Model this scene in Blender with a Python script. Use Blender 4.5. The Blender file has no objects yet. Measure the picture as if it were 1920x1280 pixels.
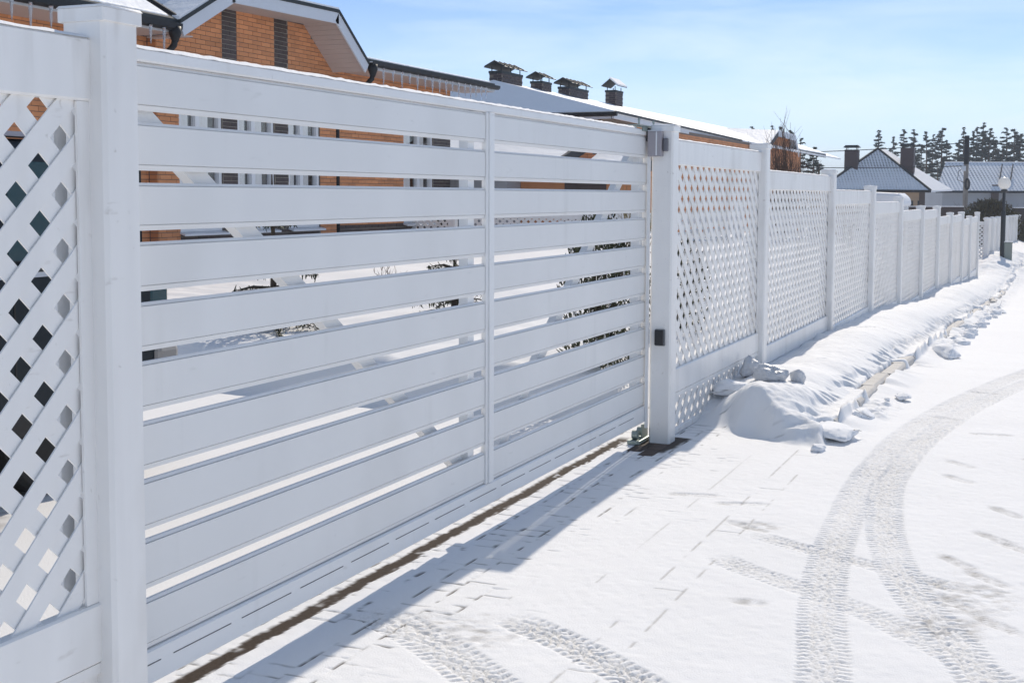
import bpy, math, random
import numpy as np
from mathutils import Vector, Matrix
random.seed(7)
S = bpy.context.scene
COL = S.collection
R = math.radians

# ------------------------------------------------------------------ camera
YAW, PITCH, ROLL, CH, CX = 0.404669, 0.074138, 0.0036, 1.61, 2.32
cam = bpy.data.cameras.new("camera")
cam.sensor_width = 36.0
cam.lens = 45.375
cam.shift_y = -94.0 / 1920.0
cam.clip_start = 0.05
cam.clip_end = 6000
camo = bpy.data.objects.new("camera", cam)
COL.objects.link(camo)
fw = Vector((-math.sin(YAW) * math.cos(PITCH), math.cos(YAW) * math.cos(PITCH), -math.sin(PITCH)))
rt = fw.cross(Vector((0, 0, 1))).normalized()
up = rt.cross(fw)
r2 = rt * math.cos(ROLL) + up * math.sin(ROLL)
u2 = -rt * math.sin(ROLL) + up * math.cos(ROLL)
M = Matrix.Identity(4)
for i in range(3):
    M[i][0], M[i][1], M[i][2] = r2[i], u2[i], -fw[i]
M[0][3], M[1][3], M[2][3] = CX, 0.0, CH
camo.matrix_world = M
S.camera = camo

# ------------------------------------------------------------------ world, sun, exposure
SUN_EL, SUN_AZ = 34.0, -3.3          # azimuth from +Y, negative = towards -X
S.view_settings.view_transform = 'Standard'
S.view_settings.look = 'None'
S.view_settings.gamma = 1.0
S.view_settings.exposure = 0.66
try: S.view_settings.use_curve_mapping = False
except Exception: pass
W = bpy.data.worlds.new("World"); S.world = W; W.use_nodes = True
nt = W.node_tree; nt.nodes.clear()
wo = nt.nodes.new('ShaderNodeOutputWorld')
bg = nt.nodes.new('ShaderNodeBackground'); bg.inputs['Strength'].default_value = 0.085
sky = nt.nodes.new('ShaderNodeTexSky'); sky.sky_type = 'NISHITA'; sky.sun_disc = False
sky.sun_elevation = R(SUN_EL); sky.sun_rotation = R(SUN_AZ)
sky.altitude = 150; sky.air_density = 0.55; sky.dust_density = 0.0; sky.ozone_density = 5.5
tc = nt.nodes.new('ShaderNodeTexCoord')
sep = nt.nodes.new('ShaderNodeSeparateXYZ'); nt.links.new(tc.outputs['Generated'], sep.inputs[0])
mp = nt.nodes.new('ShaderNodeMapping'); mp.inputs['Scale'].default_value = (1.6, 1.6, 9.0)
mp.inputs['Location'].default_value = (0.35, 0.2, 0.1)
nt.links.new(tc.outputs['Generated'], mp.inputs[0])
nz = nt.nodes.new('ShaderNodeTexNoise'); nz.inputs['Scale'].default_value = 2.6
nz.inputs['Detail'].default_value = 7; nz.inputs['Roughness'].default_value = 0.55; nz.inputs['Distortion'].default_value = 0.4
nt.links.new(mp.outputs[0], nz.inputs['Vector'])
cr = nt.nodes.new('ShaderNodeMapRange'); cr.inputs['From Min'].default_value = 0.47; cr.inputs['From Max'].default_value = 0.85
cr.inputs['To Min'].default_value = 0.14; cr.inputs['To Max'].default_value = 0.62
nt.links.new(nz.outputs['Fac'], cr.inputs['Value'])
hz = nt.nodes.new('ShaderNodeMapRange')      # thin cirrus veil gets denser towards the horizon all round
hz.inputs['From Min'].default_value = 0.0; hz.inputs['From Max'].default_value = 0.17
hz.inputs['To Min'].default_value = 0.66; hz.inputs['To Max'].default_value = 0.0
hz.interpolation_type = 'SMOOTHSTEP'
nt.links.new(sep.outputs['Z'], hz.inputs['Value'])
mx = nt.nodes.new('ShaderNodeMath'); mx.operation = 'ADD'; mx.use_clamp = True
nt.links.new(cr.outputs[0], mx.inputs[0]); nt.links.new(hz.outputs[0], mx.inputs[1])
mix = nt.nodes.new('ShaderNodeMix'); mix.data_type = 'RGBA'
nt.links.new(mx.outputs[0], mix.inputs['Factor'])
nt.links.new(sky.outputs[0], mix.inputs['A']); mix.inputs['B'].default_value = (7.3, 8.3, 9.1, 1)
nt.links.new(mix.outputs['Result'], bg.inputs['Color'])
nt.links.new(bg.outputs[0], wo.inputs[0])
sl = bpy.data.lights.new("sun", 'SUN'); sl.energy = 2.4; sl.angle = R(0.53); sl.color = (1.0, 0.90, 0.77)
so = bpy.data.objects.new("sun", sl); COL.objects.link(so)
sd = Vector((math.sin(R(SUN_AZ)) * math.cos(R(SUN_EL)), math.cos(R(SUN_AZ)) * math.cos(R(SUN_EL)), math.sin(R(SUN_EL))))
so.rotation_euler = (-sd).to_track_quat('-Z', 'Y').to_euler()
so.location = (0, 0, 20)

# ------------------------------------------------------------------ helpers
def tag(o, label=None, cat=None, group=None, kind=None):
    if label: o['label'] = label
    if cat: o['category'] = cat
    if group: o['group'] = group
    if kind: o['kind'] = kind
    return o

def empty(name, loc=(0, 0, 0), label=None, cat=None, group=None, parent=None):
    o = bpy.data.objects.new(name, None); COL.objects.link(o); o.location = loc
    o.empty_display_size = 0.1
    if parent: o.parent = parent
    return tag(o, label, cat, group)

ORD = ['first', 'second', 'third', 'fourth', 'fifth', 'sixth', 'seventh', 'eighth', 'ninth', 'tenth', 'eleventh', 'twelfth', 'thirteenth', 'fourteenth', 'fifteenth', 'sixteenth', 'seventeenth', 'eighteenth', 'nineteenth']
def nth(i):
    if i < 19: return ORD[i]
    t, u = divmod(i + 1, 10); T = {2: 'twent', 3: 'thirt', 4: 'fort', 5: 'fift'}[t]
    return T + 'ieth' if u == 0 else T + 'y-' + ORD[u - 1]

class MB:
    def __init__(s): s.v = []; s.f = []
    def poly(s, vs, fs):
        n = len(s.v); s.v.extend([tuple(p) for p in vs]); s.f.extend([tuple(i + n for i in f) for f in fs]); return s
    def box(s, x0, x1, y0, y1, z0, z1, rot=None, org=None):
        vs = [(x, y, z) for x in (x0, x1) for y in (y0, y1) for z in (z0, z1)]
        if rot is not None:
            o = Vector(org or ((x0 + x1) / 2, (y0 + y1) / 2, (z0 + z1) / 2))
            vs = [tuple(rot @ (Vector(p) - o) + o) for p in vs]
        return s.poly(vs, [(0, 1, 3, 2), (4, 6, 7, 5), (0, 4, 5, 1), (2, 3, 7, 6), (0, 2, 6, 4), (1, 5, 7, 3)])
    def cbox(s, x0, x1, y0, y1, z0, z1, c=.006):      # vertical-edge chamfered box
        pts = [(x0 + c, y0), (x1 - c, y0), (x1, y0 + c), (x1, y1 - c), (x1 - c, y1), (x0 + c, y1), (x0, y1 - c), (x0, y0 + c)]
        n = 8
        vs = [(x, y, z0) for x, y in pts] + [(x, y, z1) for x, y in pts]
        return s.poly(vs, [tuple(range(n - 1, -1, -1)), tuple(range(n, 2 * n))] + [(i, (i + 1) % n, n + (i + 1) % n, n + i) for i in range(n)])
    def prism(s, pts, axis, a, b):
        """2-D outline extruded along an axis: 'x' outline in (y,z), 'y' in (x,z), 'z' in (x,y)"""
        def P(p, t):
            return {'x': (t, p[0], p[1]), 'y': (p[0], t, p[1]), 'z': (p[0], p[1], t)}[axis]
        n = len(pts)
        vs = [P(p, a) for p in pts] + [P(p, b) for p in pts]
        return s.poly(vs, [tuple(range(n - 1, -1, -1)), tuple(range(n, 2 * n))] + [(i, (i + 1) % n, n + (i + 1) % n, n + i) for i in range(n)])
    def tube(s, pts, rad, n=8, cap=True):
        pts = [Vector(p) for p in pts]; m = len(pts)
        rs = rad if isinstance(rad, (list, tuple)) else [rad] * m
        base = len(s.v); prev = None
        for i, p in enumerate(pts):
            d = (pts[min(i + 1, m - 1)] - pts[max(i - 1, 0)])
            d = d.normalized() if d.length > 1e-9 else Vector((0, 0, 1))
            if prev is None:
                a = d.cross(Vector((0, 0, 1)));
                if a.length < 1e-3: a = d.cross(Vector((1, 0, 0)))
                a.normalize()
            else:
                a = (prev - d * prev.dot(d)).normalized()
            prev = a; b = d.cross(a)
            for k in range(n):
                t = 2 * math.pi * k / n
                s.v.append(tuple(p + (a * math.cos(t) + b * math.sin(t)) * rs[i]))
        for i in range(m - 1):
            for k in range(n):
                k2 = (k + 1) % n
                s.f.append((base + i * n + k, base + i * n + k2, base + (i + 1) * n + k2, base + (i + 1) * n + k))
        if cap:
            s.f.append(tuple(base + k for k in range(n - 1, -1, -1)))
            s.f.append(tuple(base + (m - 1) * n + k for k in range(n)))
        return s
    def lathe(s, prof, c=(0, 0, 0), n=16):
        base = len(s.v); m = len(prof)
        for r_, z in prof:
            for k in range(n):
                t = 2 * math.pi * k / n
                s.v.append((c[0] + r_ * math.cos(t), c[1] + r_ * math.sin(t), c[2] + z))
        for i in range(m - 1):
            for k in range(n):
                k2 = (k + 1) % n
                s.f.append((base + i * n + k, base + i * n + k2, base + (i + 1) * n + k2, base + (i + 1) * n + k))
        s.f.append(tuple(base + k for k in range(n - 1, -1, -1)))
        s.f.append(tuple(base + (m - 1) * n + k for k in range(n)))
        return s
    def mesh(s, name, mat, smooth=False):
        me = bpy.data.meshes.new(name); me.from_pydata(s.v, [], s.f); me.update()
        if mat: me.materials.append(mat)
        if smooth: me.shade_smooth()
        return me
    def build(s, name, mat, parent=None, smooth=False, loc=None, bevel=0, **tags):
        o = bpy.data.objects.new(name, s.mesh(name, mat, smooth)); COL.objects.link(o)
        if parent: o.parent = parent
        if loc: o.location = loc
        if bevel:
            b = o.modifiers.new('b', 'BEVEL'); b.width = bevel; b.segments = 2; b.limit_method = 'ANGLE'; b.angle_limit = R(40)
            b.harden_normals = False
        return tag(o, **tags)

def use(name, me, parent=None, loc=None):
    o = bpy.data.objects.new(name, me); COL.objects.link(o)
    if parent: o.parent = parent
    if loc is not None: o.location = loc
    return o

def copy_tree(o, parent=None):
    c = o.copy(); COL.objects.link(c); c.parent = parent
    for ch in o.children: copy_tree(ch, c)
    return c

# ------------------------------------------------------------------ materials
def nodes(m): return m.node_tree.nodes, m.node_tree.links
def mat(name, col, rough=.6, metal=0., noise=None, bump=None, spec=None, island=0., coat=0, trans=0.):
    """noise=(scale,amount[,stretch]) varies the colour; bump=(scale,strength,dist)"""
    m = bpy.data.materials.new(name); m.use_nodes = True
    N, L = nodes(m); b = N['Principled BSDF']
    b.inputs['Base Color'].default_value = (*col, 1); b.inputs['Roughness'].default_value = rough
    b.inputs['Metallic'].default_value = metal
    if spec is not None: b.inputs['Specular IOR Level'].default_value = spec
    if coat: b.inputs['Coat Weight'].default_value = coat
    if trans: b.inputs['Transmission Weight'].default_value = trans
    t = N.new('ShaderNodeTexCoord')
    geo = N.new('ShaderNodeNewGeometry')
    last = None
    if noise:
        mpn = N.new('ShaderNodeMapping'); L.new(geo.outputs['Position'], mpn.inputs[0])
        if len(noise) > 2: mpn.inputs['Scale'].default_value = noise[2]
        n = N.new('ShaderNodeTexNoise'); n.inputs['Scale'].default_value = noise[0]; n.inputs['Detail'].default_value = 6
        L.new(mpn.outputs[0], n.inputs['Vector'])
        mr = N.new('ShaderNodeMapRange'); mr.inputs['From Min'].default_value = .25; mr.inputs['From Max'].default_value = .75
        mr.inputs['To Min'].default_value = 1 - noise[1]; mr.inputs['To Max'].default_value = 1 + noise[1] * .5
        L.new(n.outputs['Fac'], mr.inputs['Value']); last = mr.outputs[0]
    if island:
        oi = N.new('ShaderNodeObjectInfo')
        ad = N.new('ShaderNodeMath'); ad.operation = 'ADD'; L.new(oi.outputs['Random'], ad.inputs[0]); L.new(geo.outputs['Random Per Island'], ad.inputs[1])
        fr = N.new('ShaderNodeMath'); fr.operation = 'FRACT'; L.new(ad.outputs[0], fr.inputs[0])
        m2 = N.new('ShaderNodeMapRange'); m2.inputs['To Min'].default_value = 1 - island; m2.inputs['To Max'].default_value = 1 + island
        L.new(fr.outputs[0], m2.inputs['Value'])
        if last is not None:
            mu = N.new('ShaderNodeMath'); mu.operation = 'MULTIPLY'; L.new(last, mu.inputs[0]); L.new(m2.outputs[0], mu.inputs[1]); last = mu.outputs[0]
        else: last = m2.outputs[0]
    if last is not None:
        h = N.new('ShaderNodeVectorMath'); h.operation = 'SCALE'; h.inputs[0].default_value = col
        L.new(last, h.inputs['Scale']); L.new(h.outputs[0], b.inputs['Base Color'])
    if bump:
        n2 = N.new('ShaderNodeTexNoise'); n2.inputs['Scale'].default_value = bump[0]; n2.inputs['Detail'].default_value = 5
        L.new(geo.outputs['Position'], n2.inputs['Vector'])
        bp = N.new('ShaderNodeBump'); bp.inputs['Strength'].default_value = bump[1]; bp.inputs['Distance'].default_value = bump[2]
        L.new(n2.outputs['Fac'], bp.inputs['Height']); L.new(bp.outputs[0], b.inputs['Normal'])
    return m

m_vinyl = mat('white_vinyl', (.90, .885, .86), .32, noise=(3, .08, (3, 3, .25)), bump=(2.5, .15, .004))
m_gate = mat('gate_aluminium', (.81, .81, .80), .38, noise=(5, .05, (1, .5, .25)))
m_gate_rail = mat('gate_rail_white', (.84, .845, .845), .35, noise=(2, .03, (1, .3, 1)))
def add_scuffs(m, amount, tint):
    """sparse specks, scratches and runs of grime, fixed to the thing itself"""
    N, L = nodes(m); b = N['Principled BSDF']; geo = N.new('ShaderNodeNewGeometry')
    src = b.inputs['Base Color'].links[0].from_socket
    fac = None
    for sc, st, lo, hi in ((38, (1, 1, 1), .70, .80), (9, (1, 1, .12), .62, .80), (30, (1, .25, 1), .69, .78), (2.2, (1, 1, .6), .55, .85)):
        mp_ = N.new('ShaderNodeMapping'); mp_.inputs['Scale'].default_value = st; L.new(geo.outputs['Position'], mp_.inputs[0])
        n = N.new('ShaderNodeTexNoise'); n.inputs['Scale'].default_value = sc; n.inputs['Detail'].default_value = 3; L.new(mp_.outputs[0], n.inputs['Vector'])
        r_ = N.new('ShaderNodeMapRange'); r_.inputs['From Min'].default_value = lo; r_.inputs['From Max'].default_value = hi
        r_.inputs['To Max'].default_value = amount; L.new(n.outputs['Fac'], r_.inputs['Value'])
        if fac is None: fac = r_.outputs[0]
        else:
            mm = N.new('ShaderNodeMath'); mm.operation = 'MAXIMUM'; L.new(fac, mm.inputs[0]); L.new(r_.outputs[0], mm.inputs[1]); fac = mm.outputs[0]
    mx_ = N.new('ShaderNodeMix'); mx_.data_type = 'RGBA'; L.new(fac, mx_.inputs['Factor']); L.new(src, mx_.inputs['A']); mx_.inputs['B'].default_value = (*tint, 1)
    L.new(mx_.outputs['Result'], b.inputs['Base Color'])
add_scuffs(m_vinyl, .45, (.45, .41, .36)); add_scuffs(m_gate, .22, (.50, .50, .48)); add_scuffs(m_gate_rail, .28, (.46, .44, .40))
m_groove = mat('groove_dark', (.10, .10, .11), .7)
m_snow = mat('snow', (.90, .905, .915), .8, bump=(60, .25, .01), spec=.12)
m_snow_roof = mat('roof_snow', (.86, .885, .92), .6, noise=(.8, .05), bump=(5, .5, .05), spec=.3)
m_ice = mat('ice_dirty', (.62, .64, .67), .45, noise=(7, .12), bump=(30, .6, .02))
m_icicle = mat('icicle_ice', (.85, .9, .95), .08, trans=.75)
m_brick = mat('orange_brick', (.64, .275, .12), .8, noise=(1.6, .16), bump=(120, .3, .004), island=.13)
m_brick_dark = mat('dark_brown_brick', (.062, .042, .037), .55, noise=(9, .2), bump=(120, .3, .004), island=.25)
m_mortar = mat('mortar', (.20, .165, .14), .9, noise=(20, .15))
m_mortar_pale = mat('pale_mortar', (.33, .30, .25), .9, noise=(20, .2))
m_gutter = mat('black_gutter', (.016, .018, .022), .5, spec=.25)
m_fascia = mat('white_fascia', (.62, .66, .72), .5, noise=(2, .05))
m_soffit = mat('soffit_board', (.50, .42, .39), .6, noise=(1.2, .10))
m_frame = mat('window_frame_white', (.78, .80, .82), .35)
m_curtain = mat('curtain', (.88, .88, .86), .9, noise=(6, .10, (1, 3, .1)))
m_darkroom = mat('unlit_room_dark', (.03, .035, .04), .9)  # near-black colour stands in for the missing light inside rooms
m_kerb = mat('kerb_concrete', (.60, .575, .54), .85, noise=(7, .14), bump=(90, .4, .004))
m_black = mat('black_plastic', (.015, .015, .018), .35)
m_steel = mat('brushed_steel', (.40, .375, .40), .42, metal=.5, noise=(8, .08, (1, 1, .1)))
m_galv = mat('galvanised_steel', (.33, .38, .35), .45, metal=.7)
m_chim = mat('chimney_brick', (.055, .035, .037), .6, noise=(9, .2), island=.3)
m_capmetal = mat('chimney_cap_metal', (.035, .042, .046), .6, spec=.2)
m_lampblack = mat('lamp_pole_paint', (.018, .024, .030), .4)
m_pole = mat('weathered_pole', (.27, .25, .23), .85, noise=(4, .25))
m_cabinet = mat('grey_green_cabinet', (.30, .33, .29), .55)
m_bark = mat('bark', (.085, .062, .045), .9, noise=(10, .3))
m_barkpine = mat('pine_bark', (.14, .085, .055), .9, noise=(2, .3))
m_twig = mat('bare_twigs', (.13, .085, .065), .9, noise=(4, .3))
m_needle = mat('needles', (.045, .060, .030), .7, island=.45)
m_needle_far = mat('far_needles', (.040, .058, .050), .8, island=.45)
m_hedge = mat('thuja_hedge', (.085, .070, .030), .8, island=.45)
m_hedge_y = mat('juniper_leaf', (.060, .066, .028), .7, island=.5)
m_wall_beige = mat('beige_brick', (.42, .30, .20), .8, noise=(2, .10))
m_wall_grey = mat('pale_render', (.40, .41, .43), .8, noise=(1, .05))
m_paver_brown = mat('brown_paver', (.085, .060, .048), .8, noise=(14, .3), bump=(80, .5, .004), island=.25)
m_carpaint = mat('navy_car_paint', (.010, .018, .026), .35, spec=.3)
m_carblack = mat('car_trim', (.012, .012, .013), .5)
m_tyre = mat('tyre_rubber', (.018, .018, .018), .8)
m_rim = mat('alloy_rim', (.45, .46, .48), .3, metal=.9)
m_bumper = mat('bumper_plastic', (.33, .32, .31), .45)
m_redlamp = mat('red_tail_lamp', (.20, .008, .008), .2)
m_carglass = mat('tinted_car_glass', (.035, .085, .10), .10, spec=.5)

def mat_glass():
    m = bpy.data.materials.new('window_glass'); m.use_nodes = True
    N, L = nodes(m); N.clear()
    o = N.new('ShaderNodeOutputMaterial'); mxs = N.new('ShaderNodeMixShader')
    g = N.new('ShaderNodeBsdfGlossy'); g.inputs['Roughness'].default_value = .03
    t = N.new('ShaderNodeBsdfTransparent'); t.inputs['Color'].default_value = (.99, .99, .99, 1)
    mxs.inputs[0].default_value = .10; L.new(t.outputs[0], mxs.inputs[1]); L.new(g.outputs[0], mxs.inputs[2]); L.new(mxs.outputs[0], o.inputs[0])
    return m
m_glass = mat_glass()

def mat_globe():
    m = mat('lamp_globe_opal', (.82, .82, .80), .25)
    N, L = nodes(m); tb = N.new('ShaderNodeBsdfTranslucent'); tb.inputs['Color'].default_value = (.95, .95, .93, 1)
    ms = N.new('ShaderNodeMixShader'); ms.inputs[0].default_value = .55
    L.new(N['Principled BSDF'].outputs[0], ms.inputs[1]); L.new(tb.outputs[0], ms.inputs[2]); L.new(ms.outputs[0], N['Material Output'].inputs[0])
    return m
m_globe = mat_globe()


def mat_tileroof(name, col, snow, sc_along, sc_up):
    """metal roof tile: bumps in rows; snow lies on it in the hollows"""
    m = bpy.data.materials.new(name); m.use_nodes = True
    N, L = nodes(m); b = N['Principled BSDF']; b.inputs['Roughness'].default_value = .45
    tcn = N.new('ShaderNodeTexCoord'); 
    w1 = N.new('ShaderNodeTexWave'); w1.wave_type = 'BANDS'; w1.bands_direction = 'X'; w1.inputs['Scale'].default_value = sc_along
    w2 = N.new('ShaderNodeTexWave'); w2.wave_type = 'BANDS'; w2.bands_direction = 'Y'; w2.wave_profile = 'SAW'; w2.inputs['Scale'].default_value = sc_up
    L.new(tcn.outputs['UV'], w1.inputs[0]); L.new(tcn.outputs['UV'], w2.inputs[0])
    a = N.new('ShaderNodeMath'); a.operation = 'MULTIPLY'; L.new(w1.outputs['Fac'], a.inputs[0]); L.new(w2.outputs['Fac'], a.inputs[1])
    n = N.new('ShaderNodeTexNoise'); n.inputs['Scale'].default_value = .35; n.inputs['Detail'].default_value = 5; L.new(tcn.outputs['UV'], n.inputs['Vector'])
    ad = N.new('ShaderNodeMath'); ad.operation = 'MULTIPLY_ADD'; ad.inputs[1].default_value = 1.6; L.new(n.outputs['Fac'], ad.inputs[0]); ad.inputs[2].default_value = snow
    cmp = N.new('ShaderNodeMath'); cmp.operation = 'SUBTRACT'; L.new(ad.outputs[0], cmp.inputs[0]); L.new(a.outputs[0], cmp.inputs[1])
    mr = N.new('ShaderNodeMapRange'); mr.inputs['From Min'].default_value = -.15; mr.inputs['From Max'].default_value = .35; L.new(cmp.outputs[0], mr.inputs['Value'])
    mixc = N.new('ShaderNodeMix'); mixc.data_type = 'RGBA'; L.new(mr.outputs[0], mixc.inputs['Factor'])
    mixc.inputs['A'].default_value = (*col, 1); mixc.inputs['B'].default_value = (.78, .82, .87, 1)
    L.new(mixc.outputs['Result'], b.inputs['Base Color'])
    bp = N.new('ShaderNodeBump'); bp.inputs['Distance'].default_value = .05; L.new(a.outputs[0], bp.inputs['Height']); L.new(bp.outputs[0], b.inputs['Normal'])
    return m
m_tile = mat_tileroof('snowy_tile_roof', (.10, .12, .15), -.05, 1.55, 1.45)
m_tile2 = mat_tileroof('snowy_tile_roof_far', (.10, .12, .15), -.05, 1.1, 1.2)

def mat_ground():
    m = bpy.data.materials.new('trodden_snow'); m.use_nodes = True
    N, L = nodes(m); b = N['Principled BSDF']; b.inputs['Roughness'].default_value = .8; b.inputs['Specular IOR Level'].default_value = .12
    at = N.new('ShaderNodeAttribute'); at.attribute_name = 'dirt'
    at2 = N.new('ShaderNodeAttribute'); at2.attribute_name = 'soil'
    geo = N.new('ShaderNodeNewGeometry')
    n = N.new('ShaderNodeTexNoise'); n.inputs['Scale'].default_value = 90; n.inputs['Detail'].default_value = 4; L.new(geo.outputs['Position'], n.inputs['Vector'])
    n3 = N.new('ShaderNodeTexNoise'); n3.inputs['Scale'].default_value = 1.3; n3.inputs['Detail'].default_value = 5; L.new(geo.outputs['Position'], n3.inputs['Vector'])
    # snow colour, slightly patchy
    mr = N.new('ShaderNodeMapRange'); mr.inputs['To Min'].default_value = .93; mr.inputs['To Max'].default_value = 1.03; L.new(n3.outputs['Fac'], mr.inputs['Value'])
    sc = N.new('ShaderNodeVectorMath'); sc.operation = 'SCALE'; sc.inputs[0].default_value = (.90, .90, .90); L.new(mr.outputs[0], sc.inputs['Scale'])
    # dirt: pressed grey snow
    ma = N.new('ShaderNodeMath'); ma.operation = 'MULTIPLY_ADD'; L.new(n.outputs['Fac'], ma.inputs[0]); ma.inputs[1].default_value = .6; ma.inputs[2].default_value = -.30
    mb_ = N.new('ShaderNodeMath'); mb_.operation = 'ADD'; mb_.use_clamp = True; L.new(ma.outputs[0], mb_.inputs[0]); L.new(at.outputs['Fac'], mb_.inputs[1])
    mm = N.new('ShaderNodeMath'); mm.operation = 'MULTIPLY'; L.new(mb_.outputs[0], mm.inputs[0])
    st = N.new('ShaderNodeMath'); st.operation = 'GREATER_THAN'; st.inputs[1].default_value = .01; L.new(at.outputs['Fac'], st.inputs[0]); L.new(st.outputs[0], mm.inputs[1])
    m1 = N.new('ShaderNodeMix'); m1.data_type = 'RGBA'; L.new(mm.outputs[0], m1.inputs['Factor']); L.new(sc.outputs[0], m1.inputs['A']); m1.inputs['B'].default_value = (.33, .31, .28, 1)
    # soil / bare paver colour
    r2_ = N.new('ShaderNodeMapRange'); r2_.inputs['To Min'].default_value = .5; r2_.inputs['To Max'].default_value = 1.5; L.new(n.outputs['Fac'], r2_.inputs['Value'])
    s2 = N.new('ShaderNodeVectorMath'); s2.operation = 'SCALE'; s2.inputs[0].default_value = (.058, .042, .031); L.new(r2_.outputs[0], s2.inputs['Scale'])
    m2 = N.new('ShaderNodeMix'); m2.data_type = 'RGBA'; L.new(at2.outputs['Fac'], m2.inputs['Factor']); L.new(m1.outputs['Result'], m2.inputs['A']); L.new(s2.outputs[0], m2.inputs['B'])
    L.new(m2.outputs['Result'], b.inputs['Base Color'])
    bp = N.new('ShaderNodeBump'); bp.inputs['Strength'].default_value = .35; bp.inputs['Distance'].default_value = .006
    nb = N.new('ShaderNodeTexNoise'); nb.inputs['Scale'].default_value = 130; nb.inputs['Detail'].default_value = 3; L.new(geo.outputs['Position'], nb.inputs['Vector'])
    L.new(nb.outputs['Fac'], bp.inputs['Height']); L.new(bp.outputs[0], b.inputs['Normal'])
    return m
m_ground = mat_ground()

# ------------------------------------------------------------------ terrain
rng = np.random.default_rng(5)
_tab = rng.random((256, 256))
def vn(x, y):                                   # value noise in [-1,1]
    xi = np.floor(x).astype(int); yi = np.floor(y).astype(int); fx = x - xi; fy = y - yi
    fx = fx * fx * (3 - 2 * fx); fy = fy * fy * (3 - 2 * fy)
    a = _tab[xi & 255, yi & 255]; b = _tab[(xi + 1) & 255, yi & 255]; c = _tab[xi & 255, (yi + 1) & 255]; d = _tab[(xi + 1) & 255, (yi + 1) & 255]
    return 2 * ((a * (1 - fx) + b * fx) * (1 - fy) + (c * (1 - fx) + d * fx) * fy) - 1
def fbm(x, y, o=4):
    r_ = 0; a = .5
    for k in range(o): r_ = r_ + a * vn(x * 2 ** k + 17.3 * k, y * 2 ** k + 9.1 * k); a *= .5
    return r_
def ss(a, b, x):
    t = np.clip((x - a) / (b - a), 0, 1); return t * t * (3 - 2 * t)

RY = [-50, 8.7, 10, 12.9, 16.4, 20, 29, 37, 45, 60, 80, 120, 400]
RZ = [0, 0, -.01, -.08, -.22, -.33, -.70, -.95, -1.02, -1.12, -1.35, -1.6, -2.0]
FY = [8.0, 8.45, 9.0, 9.85, 10.5, 11.0, 12.5, 13.9, 15.9, 17.8, 20.9, 24.2, 27.3, 30.6, 34, 40, 44, 50, 78, 120]
FZ = [0, .01, .05, .17, .20, .13, .14, .15, .09, .07, -.06, -.22, -.23, -.35, -.52, -.70, -.80, -.74, -.97, -1.3]
def zroad(Y): return np.interp(Y, RY, RZ)
def zfence(Y): return np.interp(Y, FY, FZ)

KX0, KX1 = .80, .93
def tread(u, s, hw, period, seed=0):
    """u along the track, s across (-hw..hw); returns height and dirt of a tyre print"""
    e = ss(hw + .004, hw - .006, np.abs(s))
    q = np.abs(s) / hw
    # shoulder lugs, slanted; centre: fine zigzag blocks
    ph = u + .22 * np.abs(s) + .004 * vn(u * 9, s * 9 + seed)
    lug = ss(-.80, -.45, np.sin(2 * np.pi * ph / period))
    zig = .35 * hw * np.abs(np.mod(s / hw * 2.0, 1.0) - .5)
    mid = ss(-.75, -.35, np.sin(2 * np.pi * (u * .93 - zig * 2.2) / period)) * ss(-.9, -.6, np.sin(2 * np.pi * s / (hw * .42) + 1.3 * np.sin(u * 60)))
    pat = np.where(q > .50, lug, mid) * (1 - .35 * ss(.1, .5, vn(u * 30 + seed, s * 40)))
    h = -.0105 + .0095 * pat
    return e, h, e * (.03 + .17 * (1 - pat)) * (1 + .6 * fbm(u * 9 + seed, s * 20))

TRACKS = [
 ([(1.66, 3.7), (1.635, 4.25), (1.495, 4.97), (1.405, 5.64), (1.36, 6.31), (1.30, 7.45), (1.345, 9.0), (1.56, 10.9), (1.95, 13.3), (2.6, 16.5), (3.6, 20.5)], .094, .037, 1.0, 0),
 ([(2.75, 3.2), (2.50, 3.7), (2.14, 4.4), (2.0, 4.84), (1.81, 5.33), (1.68, 5.76), (1.55, 6.4), (1.43, 7.5), (1.50, 9.0), (1.74, 10.9), (2.12, 13.0), (2.8, 16.3), (3.8, 20.4)], .094, .037, 1.0, 3),
 ([(.86, 5.66), (1.10, 5.44), (1.34, 5.29), (1.62, 5.10), (1.85, 4.85), (2.08, 4.62), (2.5, 4.1)], .075, .034, 1.25, 7),
 ([(.91, 6.08), (1.24, 5.90), (1.60, 5.72), (1.84, 5.58), (2.1, 5.5)], .065, .034, 1.2, 11),
 ([(-.17, 4.34), (.10, 4.18), (.33, 4.03), (.66, 3.76), (1.0, 3.4)], .105, .040, 1.5, 15),
 ([(.33, 4.48), (.55, 4.37), (.75, 4.25), (1.05, 4.03), (1.4, 3.7)], .085, .040, 1.5, 19),
]
FOOT = [(.53, 6.72, .2), (.80, 6.62, .3), (2.09, 6.98, -.9), (2.06, 6.42, -.8), (2.16, 6.28, -.7), (1.78, 8.15, -.8), (1.80, 7.72, -.8), (1.93, 5.92, -.9), (2.06, 5.72, -.8),
        (1.98, 5.32, -.9), (2.12, 5.12, -.8), (.93, 6.17, -.6), (2.3, 5.6, -.8), (1.55, 9.9, -.5), (1.9, 9.3, .1), (1.72, 11.6, -.3), (2.25, 8.5, .3)]

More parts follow.
